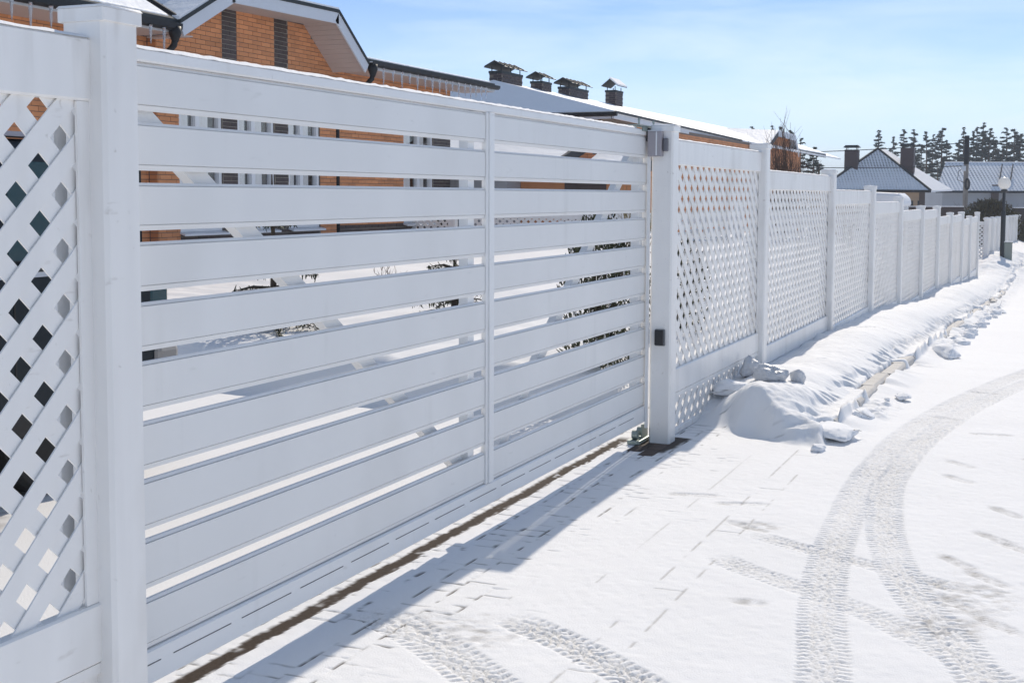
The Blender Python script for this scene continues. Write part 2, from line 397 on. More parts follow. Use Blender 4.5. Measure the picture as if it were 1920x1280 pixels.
def ground_fields(X, Y):
    zr = zroad(Y); zf = zfence(Y)
    soil = np.zeros_like(X); dirt = np.zeros_like(X)
    # --- road / driveway surface
    z = zr + .006 * fbm(X * 1.3, Y * 1.3) + .0016 * fbm(X * 9, Y * 9) + .0010 * vn(X * 38, Y * 30)
    # slight drift banks left of the tracks
    z = z + .012 * ss(.2, .7, fbm(X * .7 + 5, Y * .5 + 2)) * ss(9, 14, Y)
    # --- tyre prints
    best = np.zeros_like(X)
    near = (X > -.5) & (Y < 21)
    for pts, hw, per, st, seed in TRACKS:
        P = np.array(pts)
        # resample smoothly
        tt = np.arange(len(P)); T = np.linspace(0, len(P) - 1, (len(P) - 1) * 5 + 1)
        def cr(a):
            o = np.interp(T, tt, a)
            k = np.array([1, 2, 3, 2, 1]) / 9.; return np.convolve(np.pad(o, 2, mode='edge'), k, 'valid')
        px, py = cr(P[:, 0]), cr(P[:, 1]); acc = 0.
        m = near & (X > px.min() - hw - .02) & (X < px.max() + hw + .02) & (Y > py.min() - hw) & (Y < py.max() + hw)
        idx = np.nonzero(m)
        x, y = X[idx], Y[idx]; D = np.full(x.shape, 9.); Us = np.zeros(x.shape); Ss = np.zeros(x.shape)
        for i in range(len(px) - 1):
            dx, dy = px[i + 1] - px[i], py[i + 1] - py[i]; L_ = math.hypot(dx, dy)
            if L_ < 1e-6: continue
            t = ((x - px[i]) * dx + (y - py[i]) * dy) / L_ / L_
            tcl = np.clip(t, 0, 1)
            d = np.hypot(x - px[i] - tcl * dx, y - py[i] - tcl * dy)
            s = ((x - px[i]) * -dy + (y - py[i]) * dx) / L_
            k = d < D
            D[k] = d[k]; Us[k] = acc + tcl[k] * L_; Ss[k] = s[k]; acc += L_
        e, h, dd = tread(Us, np.where(Ss > 0, D, -D), hw, per, seed)
        fade = ss(0, .25, Us) * (ss(0, .3, acc - Us) if seed in (11,) else 1) * st * (.72 + .5 * fbm(x * 3 + seed, y * 3))
        fade = np.clip(fade, 0, 1.4)
        cur = np.zeros_like(X); cur[idx] = e * fade * h
        z = z + cur * (1 - .65 * best); 
        dcur = np.zeros_like(X); dcur[idx] = dd * fade
        wob = np.zeros_like(X); wob[idx] = e * fade
        dirt = np.maximum(dirt, dcur); best = np.maximum(best, wob)
    # --- footprints
    for fx_, fy_, a in FOOT:
        m = (np.abs(X - fx_) < .25) & (np.abs(Y - fy_) < .25); idx = np.nonzero(m)
        if not len(idx[0]): continue
        dx, dy = X[idx] - fx_, Y[idx] - fy_
        u = dx * math.cos(a) + dy * math.sin(a); v = -dx * math.sin(a) + dy * math.cos(a)
        w = .045 - .008 * np.cos(u * 20)
        e = ss(1.2, .7, np.sqrt((u / .14) ** 2 + (v / w) ** 2) + .2 * fbm(dx * 30 + fx_, dy * 30))
        rib = np.sin(u * 2 * np.pi / .018)
        z[idx] += e * (-.0045 + .0018 * rib)
        heel = ss(-.02, -.07, u * (1 if (fx_ * 7) % 1 > .4 else -1))
        rim_ = ss(.35, .0, np.abs(np.sqrt((u / .14) ** 2 + (v / w) ** 2) - .9))
        dirt[idx] = np.maximum(dirt[idx], e * (.10 + .28 * (rib < -.2) * (.6 + vn(dx * 40, dy * 40)) + .30 * heel * (.7 + fbm(dx * 25 + fx_ * 9, dy * 25))) * (1 if fx_ > 1.85 else .75) + .22 * rim_ * ss(.0, .5, vn(dx * 20 + fx_ * 5, dy * 20)))
    # scuffed patch of grey snow (right middle distance)
    for cx_, cy_, rx, ry in [(2.0, 5.45, .22, .35), (1.95, 5.0, .2, .22), (.98, 6.2, .14, .1), (1.2, 5.0, .1, .05), (.30, 4.25, .35, .18)]:
        e = ss(1.1, .3, np.sqrt(((X - cx_) / rx) ** 2 + ((Y - cy_) / ry) ** 2) + .55 * fbm(X * 9, Y * 9 + 3))
        dirt = np.maximum(dirt, e * np.clip(.22 + .5 * vn(X * 26, Y * 34), 0, .6)); z = z - .003 * e * (1 + vn(X * 45, Y * 45))
    # --- paver joints showing through the thin snow
    jxx = np.mod(X + .17 + .004 * vn(Y * 2, X * 0) + 50 * .122, .122); jx = np.minimum(jxx, .122 - jxx)
    row = np.floor((X + .17 + 50 * .122) / .122)
    jyy = np.mod(Y + .052 * np.mod(row, 2) + .010 * vn(row * 3.3, Y * 0) + 50, .104 ); jy = np.minimum(jyy, .104 - jyy)
    rr_keep = vn(row * 7.7 + 2, np.floor(Y / .104) * 3.1) > -.45
    cov = fbm(X * 1.6 + 3, Y * 1.6) + .45 * vn(X * 9, Y * 9)
    openj = (1 - ss(-.05, .45, X)) * .85 + .42 * (1 - ss(.5, 1.1, X)) - .22
    vis = ss(.12, .62, openj + .55 * cov) * (X > -.6) * (Y < 9.0)
    jw = .003 * vn(X * 33, Y * 33)
    J1 = ss(.0065, .002, jy + jw) * ss(-.25, .25, vn(X * 9 + 9, Y * 8)) * rr_keep
    J2 = ss(.0065, .002, jx + jw) * ss(-.30, .25, vn(X * 5 + 2, Y * 11 + 5) - .5 * (X > .15))
    J = np.maximum(J1, J2)
    z = z - .006 * J * vis; soil = np.maximum(soil, J *  ss(.45, .95, vis * (.8 + .6 * vn(X * 16, Y * 16))) * (.95 - .55 * ss(.15, .5, X)))
    # --- flush kerb lines across the drive opening and the cross cut
    for lx in (.80, .935):
        m = ss(.0055, .0015, np.abs(X - lx - .004 * vn(Y * 3, X * 0 + lx))) * (Y < 8.2) * (Y > 2) * ss(-.2, .35, vn(Y * 4 + lx * 40, X * 0) + .7 * vn(Y * 17, X * 0) - (.05 if lx < .9 else .4))
        z = z - .003 * m; dirt = np.maximum(dirt, m * .55)
    for k in range(-2, 9):
        yy = 8.05 - k * 1.0 - .02
        m = ss(.006, .0015, np.abs(Y - yy)) * (X > .8) * (X < .935)
        z = z - .005 * m; dirt = np.maximum(dirt, m * .6)
    m = ss(.006, .002, np.abs(X - .56)) * (Y < 7.9) * (Y > 5.0) * .6 * ss(-.2, .3, vn(Y * 4, X * 0 + 3)); z = z - .004 * m; dirt = np.maximum(dirt, m)
    # --- bare brown strip under the gate, guide channel
    wob = .008 * vn(Y * 3, X * 0 + 1) + .007 * vn(Y * 21, X * 0 + 3) + .006 * vn(Y * 60, X * 60)
    strip = ss(.040, .028, np.abs(X + .333 + wob)) * ss(8.2, 8.05, Y) * ss(1.0, 1.2, Y)
    strip = strip * ss(-.95, -.55, vn(X * 18, Y * 7) + .35 * vn(X * 40, Y * 40) + .15)
    soil = np.maximum(soil, strip); z = z * (1 - strip) - .004 * strip
    # dark wet ground beside the far post and under the parked car
    near_post = ss(.0, .02, (X + .20)) * ss(.085, .05, X + .04 * (8.1 - Y) + .015 * vn(Y * 20, X * 20)) * ss(7.68, 7.80, Y + .03 * vn(X * 25, Y * 25)) * (Y < 8.3)
    soil = np.maximum(soil, near_post * .95)
    cw = ss(1.15, .85, np.sqrt(((X + 3.7) / 1.35) ** 2 + ((Y - 3.7) / 2.15) ** 2) + .25 * fbm(X * 3, Y * 3))
    soil = np.maximum(soil, cw * ss(-.2, .15, fbm(X * 6, Y * 6) + .25))
    # --- raised snow of the yard behind the fence
    left = -4.9 + .35 * fbm(Y * .8, X * 0 + 4)
    edgeY = 8.55 + .30 * fbm(X * .9, X * 0 + 2) + .25 * ss(-2.5, -4.5, X) - 1.2 * ss(-1.0, -.3, X) * 0
    yard = np.maximum(ss(edgeY, edgeY + .45, Y) * ss(-.25, -.6, X), ss(left + .4, left - .5, X) * ss(7.0, 7.6, Y))
    zy = .33 + .032 * np.clip(Y - 9, 0, 20) + .07 * fbm(X * .6 + 3, Y * .6) + .03 * fbm(X * 2.5, Y * 2.5)
    lump = .09 * np.abs(fbm(X * 3, Y * 3)) * ss(-5.5, -7, X) * ss(20, 14, Y) + .05 * np.abs(fbm(X * 5, Y * 5)) * ss(edgeY + 1.1, edgeY, Y)
    wy = ss(-.05, -.55, X) * ss(8.4, 8.7, Y)
    under = zfence(Y) * ss(-2.2, -.4, X)            # behind the street fence the snow follows the fence foot
    fall = ss(25, 40, Y)
    zyard = zr * (fall * .9) + (zy + lump) * (1 - fall * .6)
    z = np.where(X < -.1, z * (1 - yard * (1 - fall)) + zyard * yard * (1 - fall) + 0 * X + fall * yard * zyard * .0, z)
    z = np.where((X < -.1) & (Y > 8.3), z + ss(-1.2, -.1, X) * (zfence(Y) - z) * ss(8.4, 9.2, Y), z)
    # --- snow bank between street fence and kerb
    kov = .12 * ss(-.15, .35, vn(Y * .8 + 4, X * 0 + 2) + .35 * vn(Y * 4, X * 0 + 7)) + .02 * vn(Y * 6, X * 0)
    W1 = ss(-.35, -.1, X) * ss(KX0 + .02 + kov, KX0 - .03 + kov, X)
    yedge = 8.80 - .62 * X + .05 * vn(X * 7, X * 0 + 5)
    front = ss(yedge, yedge + .42 - .15 * ss(.2, .6, X), Y)
    t = np.clip(X / KX0, 0, 1)
    kt = zr + .098 + .02 * vn(Y * 2.2, X * 0 + 8) + .02 * ss(0, .6, vn(Y * .7, X * 0 + 3))
    base = zf * (1 - t) + kt * t + (.085 + .035 * vn(Y * .8, X * 0)) * np.sin(np.pi * t) * ss(45, 38, Y)
    pile = .13 * np.exp(-((X - .36) / .22) ** 2 - ((Y - 9.0) / .34) ** 2) + .07 * np.exp(-((X - .62) / .15) ** 2 - ((Y - 9.3) / .4) ** 2)
    tex = .020 * fbm(X * 2.2, Y * 1.4) + .008 * fbm(X * 7, Y * 7) + .004 * fbm(X * 22, Y * 22) * (1 + 2 * ss(9.8, 8.8, Y))
    # torn edge along the kerb
    torn = ss(.12, .0, np.abs(X - .72)) * (-.035) * ss(.0, .5, vn(Y * 13, X * 12) + .2)
    scarp = ss(.03, .0, np.abs(Y - 15.2 - .9 * (X - .45))) * -.03 * (X > .1) + ss(.03, 0, np.abs(Y - 11.5 - .6 * (X - .5))) * -.02 * (X > .35)
    hv = base + pile + tex + torn + scarp
    nearfence = ss(.10, .0, X) * .025 * vn(Y * 4, X * 0 + 2)
    vz = z * (1 - front) + (hv + nearfence) * front
    z = z * (1 - W1) + np.maximum(vz, z) * W1
    soil = soil * (1 - front * ss(-.1, 0, X) * (W1 > .2)); dirt = dirt * (1 - front * (W1 > .2))
    # low remnant around fence foot P2-P3, and lane crumbs along the kerb
    cr_ = ss(.22, .0, np.abs(X - 1.06 - .03 * vn(Y * 2, X * 0))) * ss(8.2, 9, Y)
    amt = ss(.10, .55, vn(Y * 1.1 + 3, X * 0 + 6) + .35 * vn(Y * 5, X * 0 + 1) + .55 * (Y > 16.5) + .5 * (Y < 9.2))
    z = z + cr_ * amt * (.040 * np.abs(fbm(X * 10, Y * 7)) * 1.6 + .006)
    z = z + ss(.30, .0, np.abs(X - .90)) * ss(8.5, 9.3, Y) * (X > KX1 - .02) * np.clip(.035 + .06 * vn(Y * .9 + 2, X * 0 + 4) + .02 * vn(Y * 6, X * 0), 0, .10)
    # wide far banks of snow beyond the street corner
    far = ss(41.5, 44.5, Y) * ss(1.9, .3, X) * ss(-14, -2, X)
    z = z + far * (.22 + .12 * fbm(X * 1.1, Y * 1.1) + .06 * fbm(X * 3, Y * 3))
    far2 = ss(2.4, 3.4, X) * 0
    # gentle large scale relief far away
    z = z + ss(130, 400, np.hypot(X, Y)) * 1.2 * fbm(X * .01, Y * .01)
    return z, dirt, soil

def axis(segs):
    out = []
    for a, b, n, p in segs:
        t = np.linspace(0, 1, n, endpoint=False) ** p; out.append(a + (b - a) * t)
    out.append(np.array([segs[-1][1]])); return np.concatenate(out)

def sheet(name, xs, ys, label=None, kind='structure'):
    X, Y = np.meshgrid(xs, ys); Z, Dt, So = ground_fields(X, Y)
    ny, nx = X.shape
    co = np.stack([X, Y, Z], -1).reshape(-1, 3).astype(np.float32)
    i = np.arange(ny * nx).reshape(ny, nx)
    q = np.stack([i[:-1, :-1], i[:-1, 1:], i[1:, 1:], i[1:, :-1]], -1).reshape(-1, 4)
    me = bpy.data.meshes.new(name)
    me.vertices.add(len(co)); me.vertices.foreach_set('co', co.ravel())
    me.loops.add(q.size); me.loops.foreach_set('vertex_index', q.ravel().astype(np.int32))
    me.polygons.add(len(q)); me.polygons.foreach_set('loop_start', np.arange(0, q.size, 4, dtype=np.int32))
    me.polygons.foreach_set('loop_total', np.full(len(q), 4, dtype=np.int32))
    me.update(); me.validate()
    for nm, arr in (('dirt', Dt), ('soil', So)):
        a = me.attributes.new(nm, 'FLOAT', 'POINT'); a.data.foreach_set('value', np.clip(arr, 0, 1).ravel().astype(np.float32))
    me.shade_smooth(); me.materials.append(m_ground)
    o = bpy.data.objects.new(name, me); COL.objects.link(o); o['kind'] = kind
    return o

ymid = axis([(2.2, 3.4, 40, 1), (3.4, 8.0, 560, 1), (8.0, 14.0, 460, 1), (14, 30, 420, 1), (30, 60, 260, 1)])
xroad = axis([(KX0, 2.7, 185, 1), (2.7, 4.5, 24, 1), (4.5, 12, 12, 1)])
xverge = axis([(-.48, KX0, 130, 1)])
xyard = axis([(-12, -5, 34, 1), (-5, -.48, 66, 1)])
sheet('road', xroad, ymid)
sheet('driveway_and_snow_verge', xverge, ymid)
sheet('snowy_yard', xyard, axis([(2.2, 14, 190, 1), (14, 60, 160, 1)]))
# far ground, one ring outside the fine sheets, reaching the horizon
for nm, xs, ys in (('far_snow_field', axis([(-900, -60, 20, 1), (-60, 12, 60, 1), (12, 900, 24, 1)]), axis([(60, 160, 60, 1), (160, 2500, 40, 2)])),
                   ('left_snow_field', axis([(-900, -60, 16, 1), (-60, -12, 30, 1)]), axis([(-60, 60, 60, 1)])),
                   ('right_snow_field', axis([(12, 60, 16, 1), (60, 900, 16, 1)]), axis([(-60, 60, 40, 1)])),
                   ('near_snow_field', axis([(-12, 12, 40, 1)]), axis([(-60, 2.2, 40, 1)]))):
    sheet(nm, xs, ys)

# bare brown pavers in front of the far gate post
bp = empty('bare_pavers', (0, 0, 0), 'bare brown paving bricks free of snow at the foot of the far gate post', 'pavers')
k = 0
for ix in range(3):
    for iy in range(4):
        x0 = -.195 + ix * .105; y0 = 7.50 + iy * .205 + (.1 if ix % 2 else 0)
        if y0 + .2 > 8.02 or y0 + .03 * ix < 7.62 or (ix == 2 and y0 < 7.75): continue
        MB().box(x0 + .003, x0 + .100, y0 + .003, y0 + .200, -.03, .004).build('paver', m_paver_brown, bp, bevel=.003)

# ------------------------------------------------------------------ kerb stones
kb = empty('kerb', (0, 0, 0), 'pale concrete kerb stones half buried in snow between verge and road', 'kerb')
y = 8.98
while y < 36:
    L_ = .985; zc = float(zroad(y + .5)); z1 = float(zroad(y + 1.0)); z0 = float(zroad(y))
    c = .022
    mb = MB(); n0 = (KX0, KX0 + .135)
    sec = lambda zz: [(n0[0], zz - .2), (n0[1] - .015, zz - .2), (n0[1] - .02, zz + .058), (n0[1] - .02 - c, zz + .080), (n0[0], zz + .080)]
    a = sec(z0); b_ = sec(z1)
    vs = [(p[0], y, p[1]) for p in a] + [(p[0], y + L_, p[1]) for p in b_]
    mb.poly(vs, [(4, 3, 2, 1, 0), (5, 6, 7, 8, 9)] + [(i, (i + 1) % 5, 5 + (i + 1) % 5, 5 + i) for i in range(5)])
    o = mb.build('kerb_stone', m_kerb, kb, bevel=.006); o.rotation_euler = (0, 0, random.uniform(-.002, .002)); y += 1.0

# ------------------------------------------------------------------ snow chunks (lumpy solids)
def lump_mesh(name, sx, sy, sz, seed, m, det=2, rough=.28):
    """broken chunk: convex hull of random points, subdivided and roughened, so it keeps facets and edges"""
    import bmesh
    from mathutils import noise
    rr = random.Random(seed); bm = bmesh.new()
    for i in range(24):
        d = Vector((rr.gauss(0, 1), rr.gauss(0, 1), rr.gauss(0, 1))).normalized() * rr.uniform(.82, 1.12)
        bm.verts.new((d.x, d.y, max(d.z, -.5)))
    r = bmesh.ops.convex_hull(bm, input=bm.verts)
    bmesh.ops.delete(bm, geom=[g for g in r['geom_interior'] if isinstance(g, bmesh.types.BMVert)], context='VERTS')
    bmesh.ops.bevel(bm, geom=list(bm.edges), offset=.09, segments=1, affect='EDGES')
    bmesh.ops.triangulate(bm, faces=bm.faces)
    for _ in range(det): bmesh.ops.subdivide_edges(bm, edges=[e for e in bm.edges if e.calc_length() > .12], cuts=1, use_grid_fill=True)
    bmesh.ops.triangulate(bm, faces=bm.faces)
    o = Vector((rr.uniform(0, 90), rr.uniform(0, 90), rr.uniform(0, 90)))
    for v in bm.verts:
        p = v.co.copy(); d = p.normalized()
        p += d * (noise.noise(p * 2.2 + o) * .13 + noise.noise(p * 6 + o) * .06 + noise.noise(p * 14 + o) * .025)
        v.co = Vector((p.x * sx, p.y * sy, p.z * sz))
    me = bpy.data.meshes.new(name); bm.to_mesh(me); bm.free(); me.materials.append(m)
    me.shade_smooth()
    return me
def chunk(x, y, z, sx, sy, sz, seed, label, m=m_snow, rot=0, group=None, name='snow_chunk'):
    o = use(name, lump_mesh(name, sx, sy, sz, seed, m)); o.location = (x, y, z); o.rotation_euler = (0, 0, rot)
    return tag(o, label, 'snow chunk', group)
chunk(.06, 10.10, .245, .105, .10, .115, 3, 'grey ice block leaning against the lattice fence behind the other two blocks', m_ice, .4)
chunk(.27, 9.78, .245, .155, .12, .105, 8, 'largest grey ice block on top of the snow pile by the fence', m_ice, -.25)
chunk(.475, 9.86, .235, .062, .075, .10, 12, 'small grey ice block at the right end of the block group on the snow pile', m_ice, .8)
chunk(.08, 9.45, .17, .18, .14, .08, 19, 'low rounded snow lump in front of the ice blocks beside the lattice', m_snow, .2)
chunk(1.16, 15.0, -.12, .16, .42, .10, 21, 'big overturned slab of packed snow lying on the road beside the kerb', m_snow, .28)
chunk(1.00, 9.55, .02, .10, .17, .07, 24, 'rounded snow lump hiding the joint of the second kerb stone', m_snow, -.2)
chunk(.93, 8.72, .03, .17, .30, .075, 27, 'crumbly snow heap burying the near end of the kerb', m_snow, .1)
chunk(.92, 8.22, .01, .06, .07, .035, 31, 'fist sized snow clod nearest the camera before the kerb end', m_snow)
chunk(1.16, 10.75, .0, .07, .13, .035, 33, 'flat snow clod lying alone on the road beside the third kerb stone', m_snow, .3)
chunk(1.06, 10.55, .0, .025, .04, .02, 35, 'tiny snow crumb left of the flat clod on the road', m_snow, .3)
rr = random.Random(4)
for i in range(34):
    yy = 16.3 + i * .36 + rr.uniform(-.15, .15); xx = 1.04 + rr.uniform(-.06, .16) + (.06 if i % 3 == 0 else 0)
    s = rr.uniform(.05, .12)
    o = use('snow_clod', lump_mesh('snow_clod', s * 1.1, s * 1.8, s * .8, 50 + i, m_snow, 2)); o.location = (xx, yy, float(zroad(yy)) + .01)
    tag(o, nth(i) + ' small clod, counted from the big slab, in the crumbly row along the kerb', 'snow chunk', 'snow clods along the far kerb')

# ------------------------------------------------------------------ fences
PW = .142                     # post body
def post(parent, y, z0, ztop, x=-.142 / 2 - .007, first=False, slim=False):
    """square hollow post with a pyramid cap; the cap carries a thin snow layer"""
    p = MB().cbox(x - PW / 2, x + PW / 2, y - PW / 2, y + PW / 2, z0, ztop - .03, .011).build('post', m_vinyl, parent, smooth=False)
    c = .078; zc = ztop - .001
    mb = MB()
    mb.cbox(x - c, x + c, y - c, y + c, ztop - .037, zc, .004)
    cap = mb.build('post_cap', m_vinyl, p, bevel=.002)
    top = MB(); r_ = c - .002
    top.poly([(x - r_, y - r_, zc), (x + r_, y - r_, zc), (x + r_, y + r_, zc), (x - r_, y + r_, zc), (x, y, zc + .006)], [(0, 1, 4), (1, 2, 4), (2, 3, 4), (3, 0, 4), (3, 2, 1, 0)])
    top.build('cap_top', m_vinyl, p)
    s = MB(); r_ = c + .001
    s.poly([(x - r_, y - r_, zc + .0005), (x + r_, y - r_, zc + .0005), (x + r_, y + r_, zc + .0005), (x - r_, y + r_, zc + .0005)] +
           [(x - r_ * .93, y - r_ * .93, zc + .0075), (x + r_ * .93, y - r_ * .93, zc + .0075), (x + r_ * .93, y + r_ * .93, zc + .0075), (x - r_ * .93, y + r_ * .93, zc + .0075), (x, y, zc + .016)],
           [(0, 1, 5, 4), (1, 2, 6, 5), (2, 3, 7, 6), (3, 0, 4, 7), (4, 5, 8), (5, 6, 8), (6, 7, 8), (7, 4, 8), (3, 2, 1, 0)])
    s.build('cap_snow', m_snow, p, smooth=True)
    return p

def clip(poly, x0, x1, z0, z1):
    def cl(p, ins, inter):
        out = []
        for i in range(len(p)):
            a, b = p[i], p[(i + 1) % len(p)]
            if ins(a):
                out.append(a)
                if not ins(b): out.append(inter(a, b))
            elif ins(b): out.append(inter(a, b))
        return out
    def ix(v): return lambda a, b: (v, a[1] + (b[1] - a[1]) * (v - a[0]) / (b[0] - a[0]))
    def iz(v): return lambda a, b: (a[0] + (b[0] - a[0]) * (v - a[1]) / (b[1] - a[1]), v)
    for ins, it in ((lambda p: p[0] >= x0, ix(x0)), (lambda p: p[0] <= x1, ix(x1)), (lambda p: p[1] >= z0, iz(z0)), (lambda p: p[1] <= z1, iz(z1))):
        poly = cl(poly, ins, it)
        if len(poly) < 3: return []
    return poly

PX, PZ, SWX = .157, .1455, .0800      # lattice pitch along the run, pitch in height, slat width along the run
def lattice(parent, a0, a1, z0, z1, pos, separate=True, front=1, hole=(0, 0), ax='x', name='lattice_slat'):
    """two layers of diagonal slats; front=+1: front slats rise with the run, -1: they fall.  hole: centre of one opening"""
    t = .005; joined = MB(); r_ = PZ / PX
    for layer in (0, 1):
        sgn = front if layer == 0 else -front
        d0, d1 = ((pos - t, pos) if layer == 0 else (pos - 2 * t - .0015, pos - t - .0015))
        if ax == 'y': d0, d1 = ((pos, pos + t) if layer == 0 else (pos + t + .0015, pos + 2 * t + .0015))
        hw = SWX / 2; run = (z1 - z0) / r_
        ph = hole[0] - sgn * (hole[1] - z0) / r_ + PX / 2         # where one slat centre crosses z0
        c = ph - math.ceil((ph - (a0 - run - PX)) / PX) * PX
        while c < a1 + run + PX:
            q = [(c - hw, z0), (c + hw, z0), (c + hw + sgn * run, z1), (c - hw + sgn * run, z1)]
            p = clip(q, a0, a1, z0, z1); c += PX
            if not p: continue
            if separate: MB().prism(p, ax, d0, d1).build(name, m_vinyl, parent)
            else: joined.prism(p, ax, d0, d1)
    if not separate: joined.build('lattice', m_vinyl, parent, kind='stuff')

def rail(parent, y0, y1, z0, z1, name='rail', xf=-.052, snow=False, depth=.046, c=.006):
    x0, x1 = xf - depth, xf
    pts = [(x0 + c, z0), (x1 - c, z0), (x1, z0 + c), (x1, z1 - c), (x1 - c, z1), (x0 + c, z1), (x0, z1 - c), (x0, z0 + c)]
    o = MB().prism(pts, 'y', y0, y1).build(name, m_vinyl, parent)
    if snow:
        s = MB(); n = int((y1 - y0) / .05) + 2; vs = []; rr_ = random.Random(int(y0 * 10))
        for i in range(n):
            yy = y0 + (y1 - y0) * i / (n - 1); h = .007 + .004 * rr_.random(); e = .002 * rr_.random()
            vs += [(x0 - .001, yy, z1 + .0005), (x0 + .008, yy, z1 + h), (x1 - .010 - e, yy, z1 + h), (x1 + .0012, yy, z1 + .0005 - e)]
        fs = []
        for i in range(n - 1):
            for k_ in range(3): fs.append((4 * i + k_, 4 * i + k_ + 1, 4 * i + 5 + k_, 4 * i + 4 + k_))
        s.poly(vs, fs); s.build('rail_snow', m_snow, o, smooth=True)
    return o

def panel(parent, y0, y1, ztop, zground, separate, front, off=(0, 0), trim=.046, lower=True, zmid=None):
    zt0 = ztop - .165
    zm1 = (ztop - 1.525) if zmid is None else zmid; zm0 = zm1 - .165
    rail(parent, y0, y1, zt0, ztop, 'top_rail', snow=True)
    rail(parent, y0, y1, zm0, zm1, 'middle_rail')
    lattice(parent, y0, y1, zm1 - .01, zt0 + .01, -.070, separate, front, off)
    for a, b in ((y0, y0 + trim), (y1 - trim, y1)):
        MB().box(-.068, -.060, a, b, zm1 + .001, zt0 - .001).build('edge_trim', m_vinyl, parent)
    if lower:
        zb = max(zground - .02, zm0 - .26) if zground is not None else zm0 - .25
        rail(parent, y0, y1, zm0 - .29, zm0 - .245, 'bottom_rail', xf=-.060, depth=.03)
        lattice(parent, y0, y1, zm0 - .25, zm0 + .01, -.070, separate, -front, off)
        MB().box(-.066, -.056, y0, y1, zm0 - .03, zm0 - .001).build('lattice_channel', m_vinyl, parent)

# near fence left of the gate
g1 = 'lattice fence bays along the street'
fa = empty('lattice_fence', (0, 2.0, 0), 'white lattice fence bay and thick post left of the gate, nearest the camera', 'fence')
def P_(par): return (-par.location[0], -par.location[1], -par.location[2])
fa.location = (0, 0, 0)
post(fa, 2.786, -.1, 2.098)
panel(fa, .25, 2.716, 2.018, 0, True, +1, off=(2.545, 1.683), zmid=.505)
post(fa, .18, -.1, 2.098)

# fence bays on the other side of the gate, stepping down the slope
YS = [8.114, 10.94, 14.42, 17.67, 20.88, 24.2, 27.34, 30.6, 34.0, 36.9, 40.3]
ZT = [2.058, 2.045, 1.895, 1.745, 1.595, 1.445, 1.42, 1.255, 1.235, 1.10, 1.165]
names = ['first lattice bay right of the gate, beside the ice blocks', 'second lattice bay right of the gate', 'third lattice bay right of the gate', 'fourth lattice bay right of the gate',
         'fifth lattice bay right of the gate', 'sixth lattice bay right of the gate', 'seventh lattice bay right of the gate', 'eighth lattice bay right of the gate',
         'ninth lattice bay right of the gate', 'tenth lattice bay right of the gate, last before the corner']
pj = empty('gate_post', (0, 0, 0), 'thick white post at the closing end of the gate with steel box and black reader', 'post')
post(pj, YS[0], -.06, ZT[0])
for i in range(10):
    f_ = empty('lattice_fence', (0, 0, 0), 'white fence: ' + names[i], 'fence', g1)
    zt = ZT[i + 1] - .065
    if i == 9: zt = 1.04
    zf = float(zfence(YS[i + 1]))
    panel(f_, YS[i] + .071, YS[i + 1] - .071, zt, float(zfence((YS[i] + YS[i + 1]) / 2)), i == 0, -1, off=(8.675 + .03 * i, 1.725 - .02 * i), lower=(i == 0), zmid=(.455 if i == 0 else None), trim=.03)
    if i > 0:
        rail(f_, YS[i] + .071, YS[i + 1] - .071, zt - 1.525 - .165 - .15, zt - 1.525 - .168, 'bottom_board', xf=-.062, depth=.02)
    post(f_, YS[i + 1], zf - .35, ZT[i + 1])
# the row beyond the side street
gf = 'far lattice fence bays beyond the street corner'
fr = empty('lattice_fence', (0, 0, 0), 'white lattice bay facing the camera across the side street, dotted with dark holes', 'fence')
def farpost(par, x, y, z0, zt):
    p = MB().cbox(x - .08, x + .08, y - .08, y + .08, z0, zt - .02, .012).build('post', m_vinyl, par)
    mb = MB(); mb.lathe([(.085, -.10), (.09, -.09), (.125, -.045), (.125, -.03), (.09, -.005), (.02, .012)], (x, y, zt), 12).build('post_cap', m_vinyl, p, smooth=True)
    MB().lathe([(.118, -.026), (.095, .004), (.03, .022)], (x, y, zt), 12).build('cap_snow', m_snow, p, smooth=True)
farpost(fr, -.33, 50.0, -1.1, .86)
lattice(fr, -2.9, -.41, -.92, .58, 49.97, False, 1, (0, .05), ax='y')
MB().box(-2.9, -.41, 49.95, 50.02, .58, .72).build('top_rail', m_vinyl, fr)
MB().box(-2.9, -.41, 49.95, 50.02, -1.0, -.88).build('bottom_rail', m_vinyl, fr)
for k in range(18):
    xa, ya = -.33 + .0105 * 3.3 * k, 50 + 3.3 * k; xb, yb = -.33 + .0105 * 3.3 * (k + 1), 50 + 3.3 * (k + 1)
    zt = .86 - .0085 * 3.3 * (k + 1)
    f_ = empty('lattice_fence', (0, 0, 0), 'white lattice bay, ' + nth(k) + ' from the corner in the far row behind the lamp', 'fence', gf)
    farpost(f_, xb, yb, zt - 2.0, zt)
    lattice(f_, ya + .08, yb - .08, zt - 1.5, zt - .22, xb - .03, False, -1, (0, .05))
    MB().box(xb - .07, xb - .02, ya + .08, yb - .08, zt - .24, zt - .07).build('top_rail', m_vinyl, f_)
    MB().box(xb - .07, xb - .02, ya + .08, yb - .08, zt - 1.66, zt - 1.48).build('bottom_rail', m_vinyl, f_)
    MB().box(xb - .072, xb - .018, ya + .08, yb - .08, zt - .0695, zt - .06).build('rail_snow', m_snow, f_)
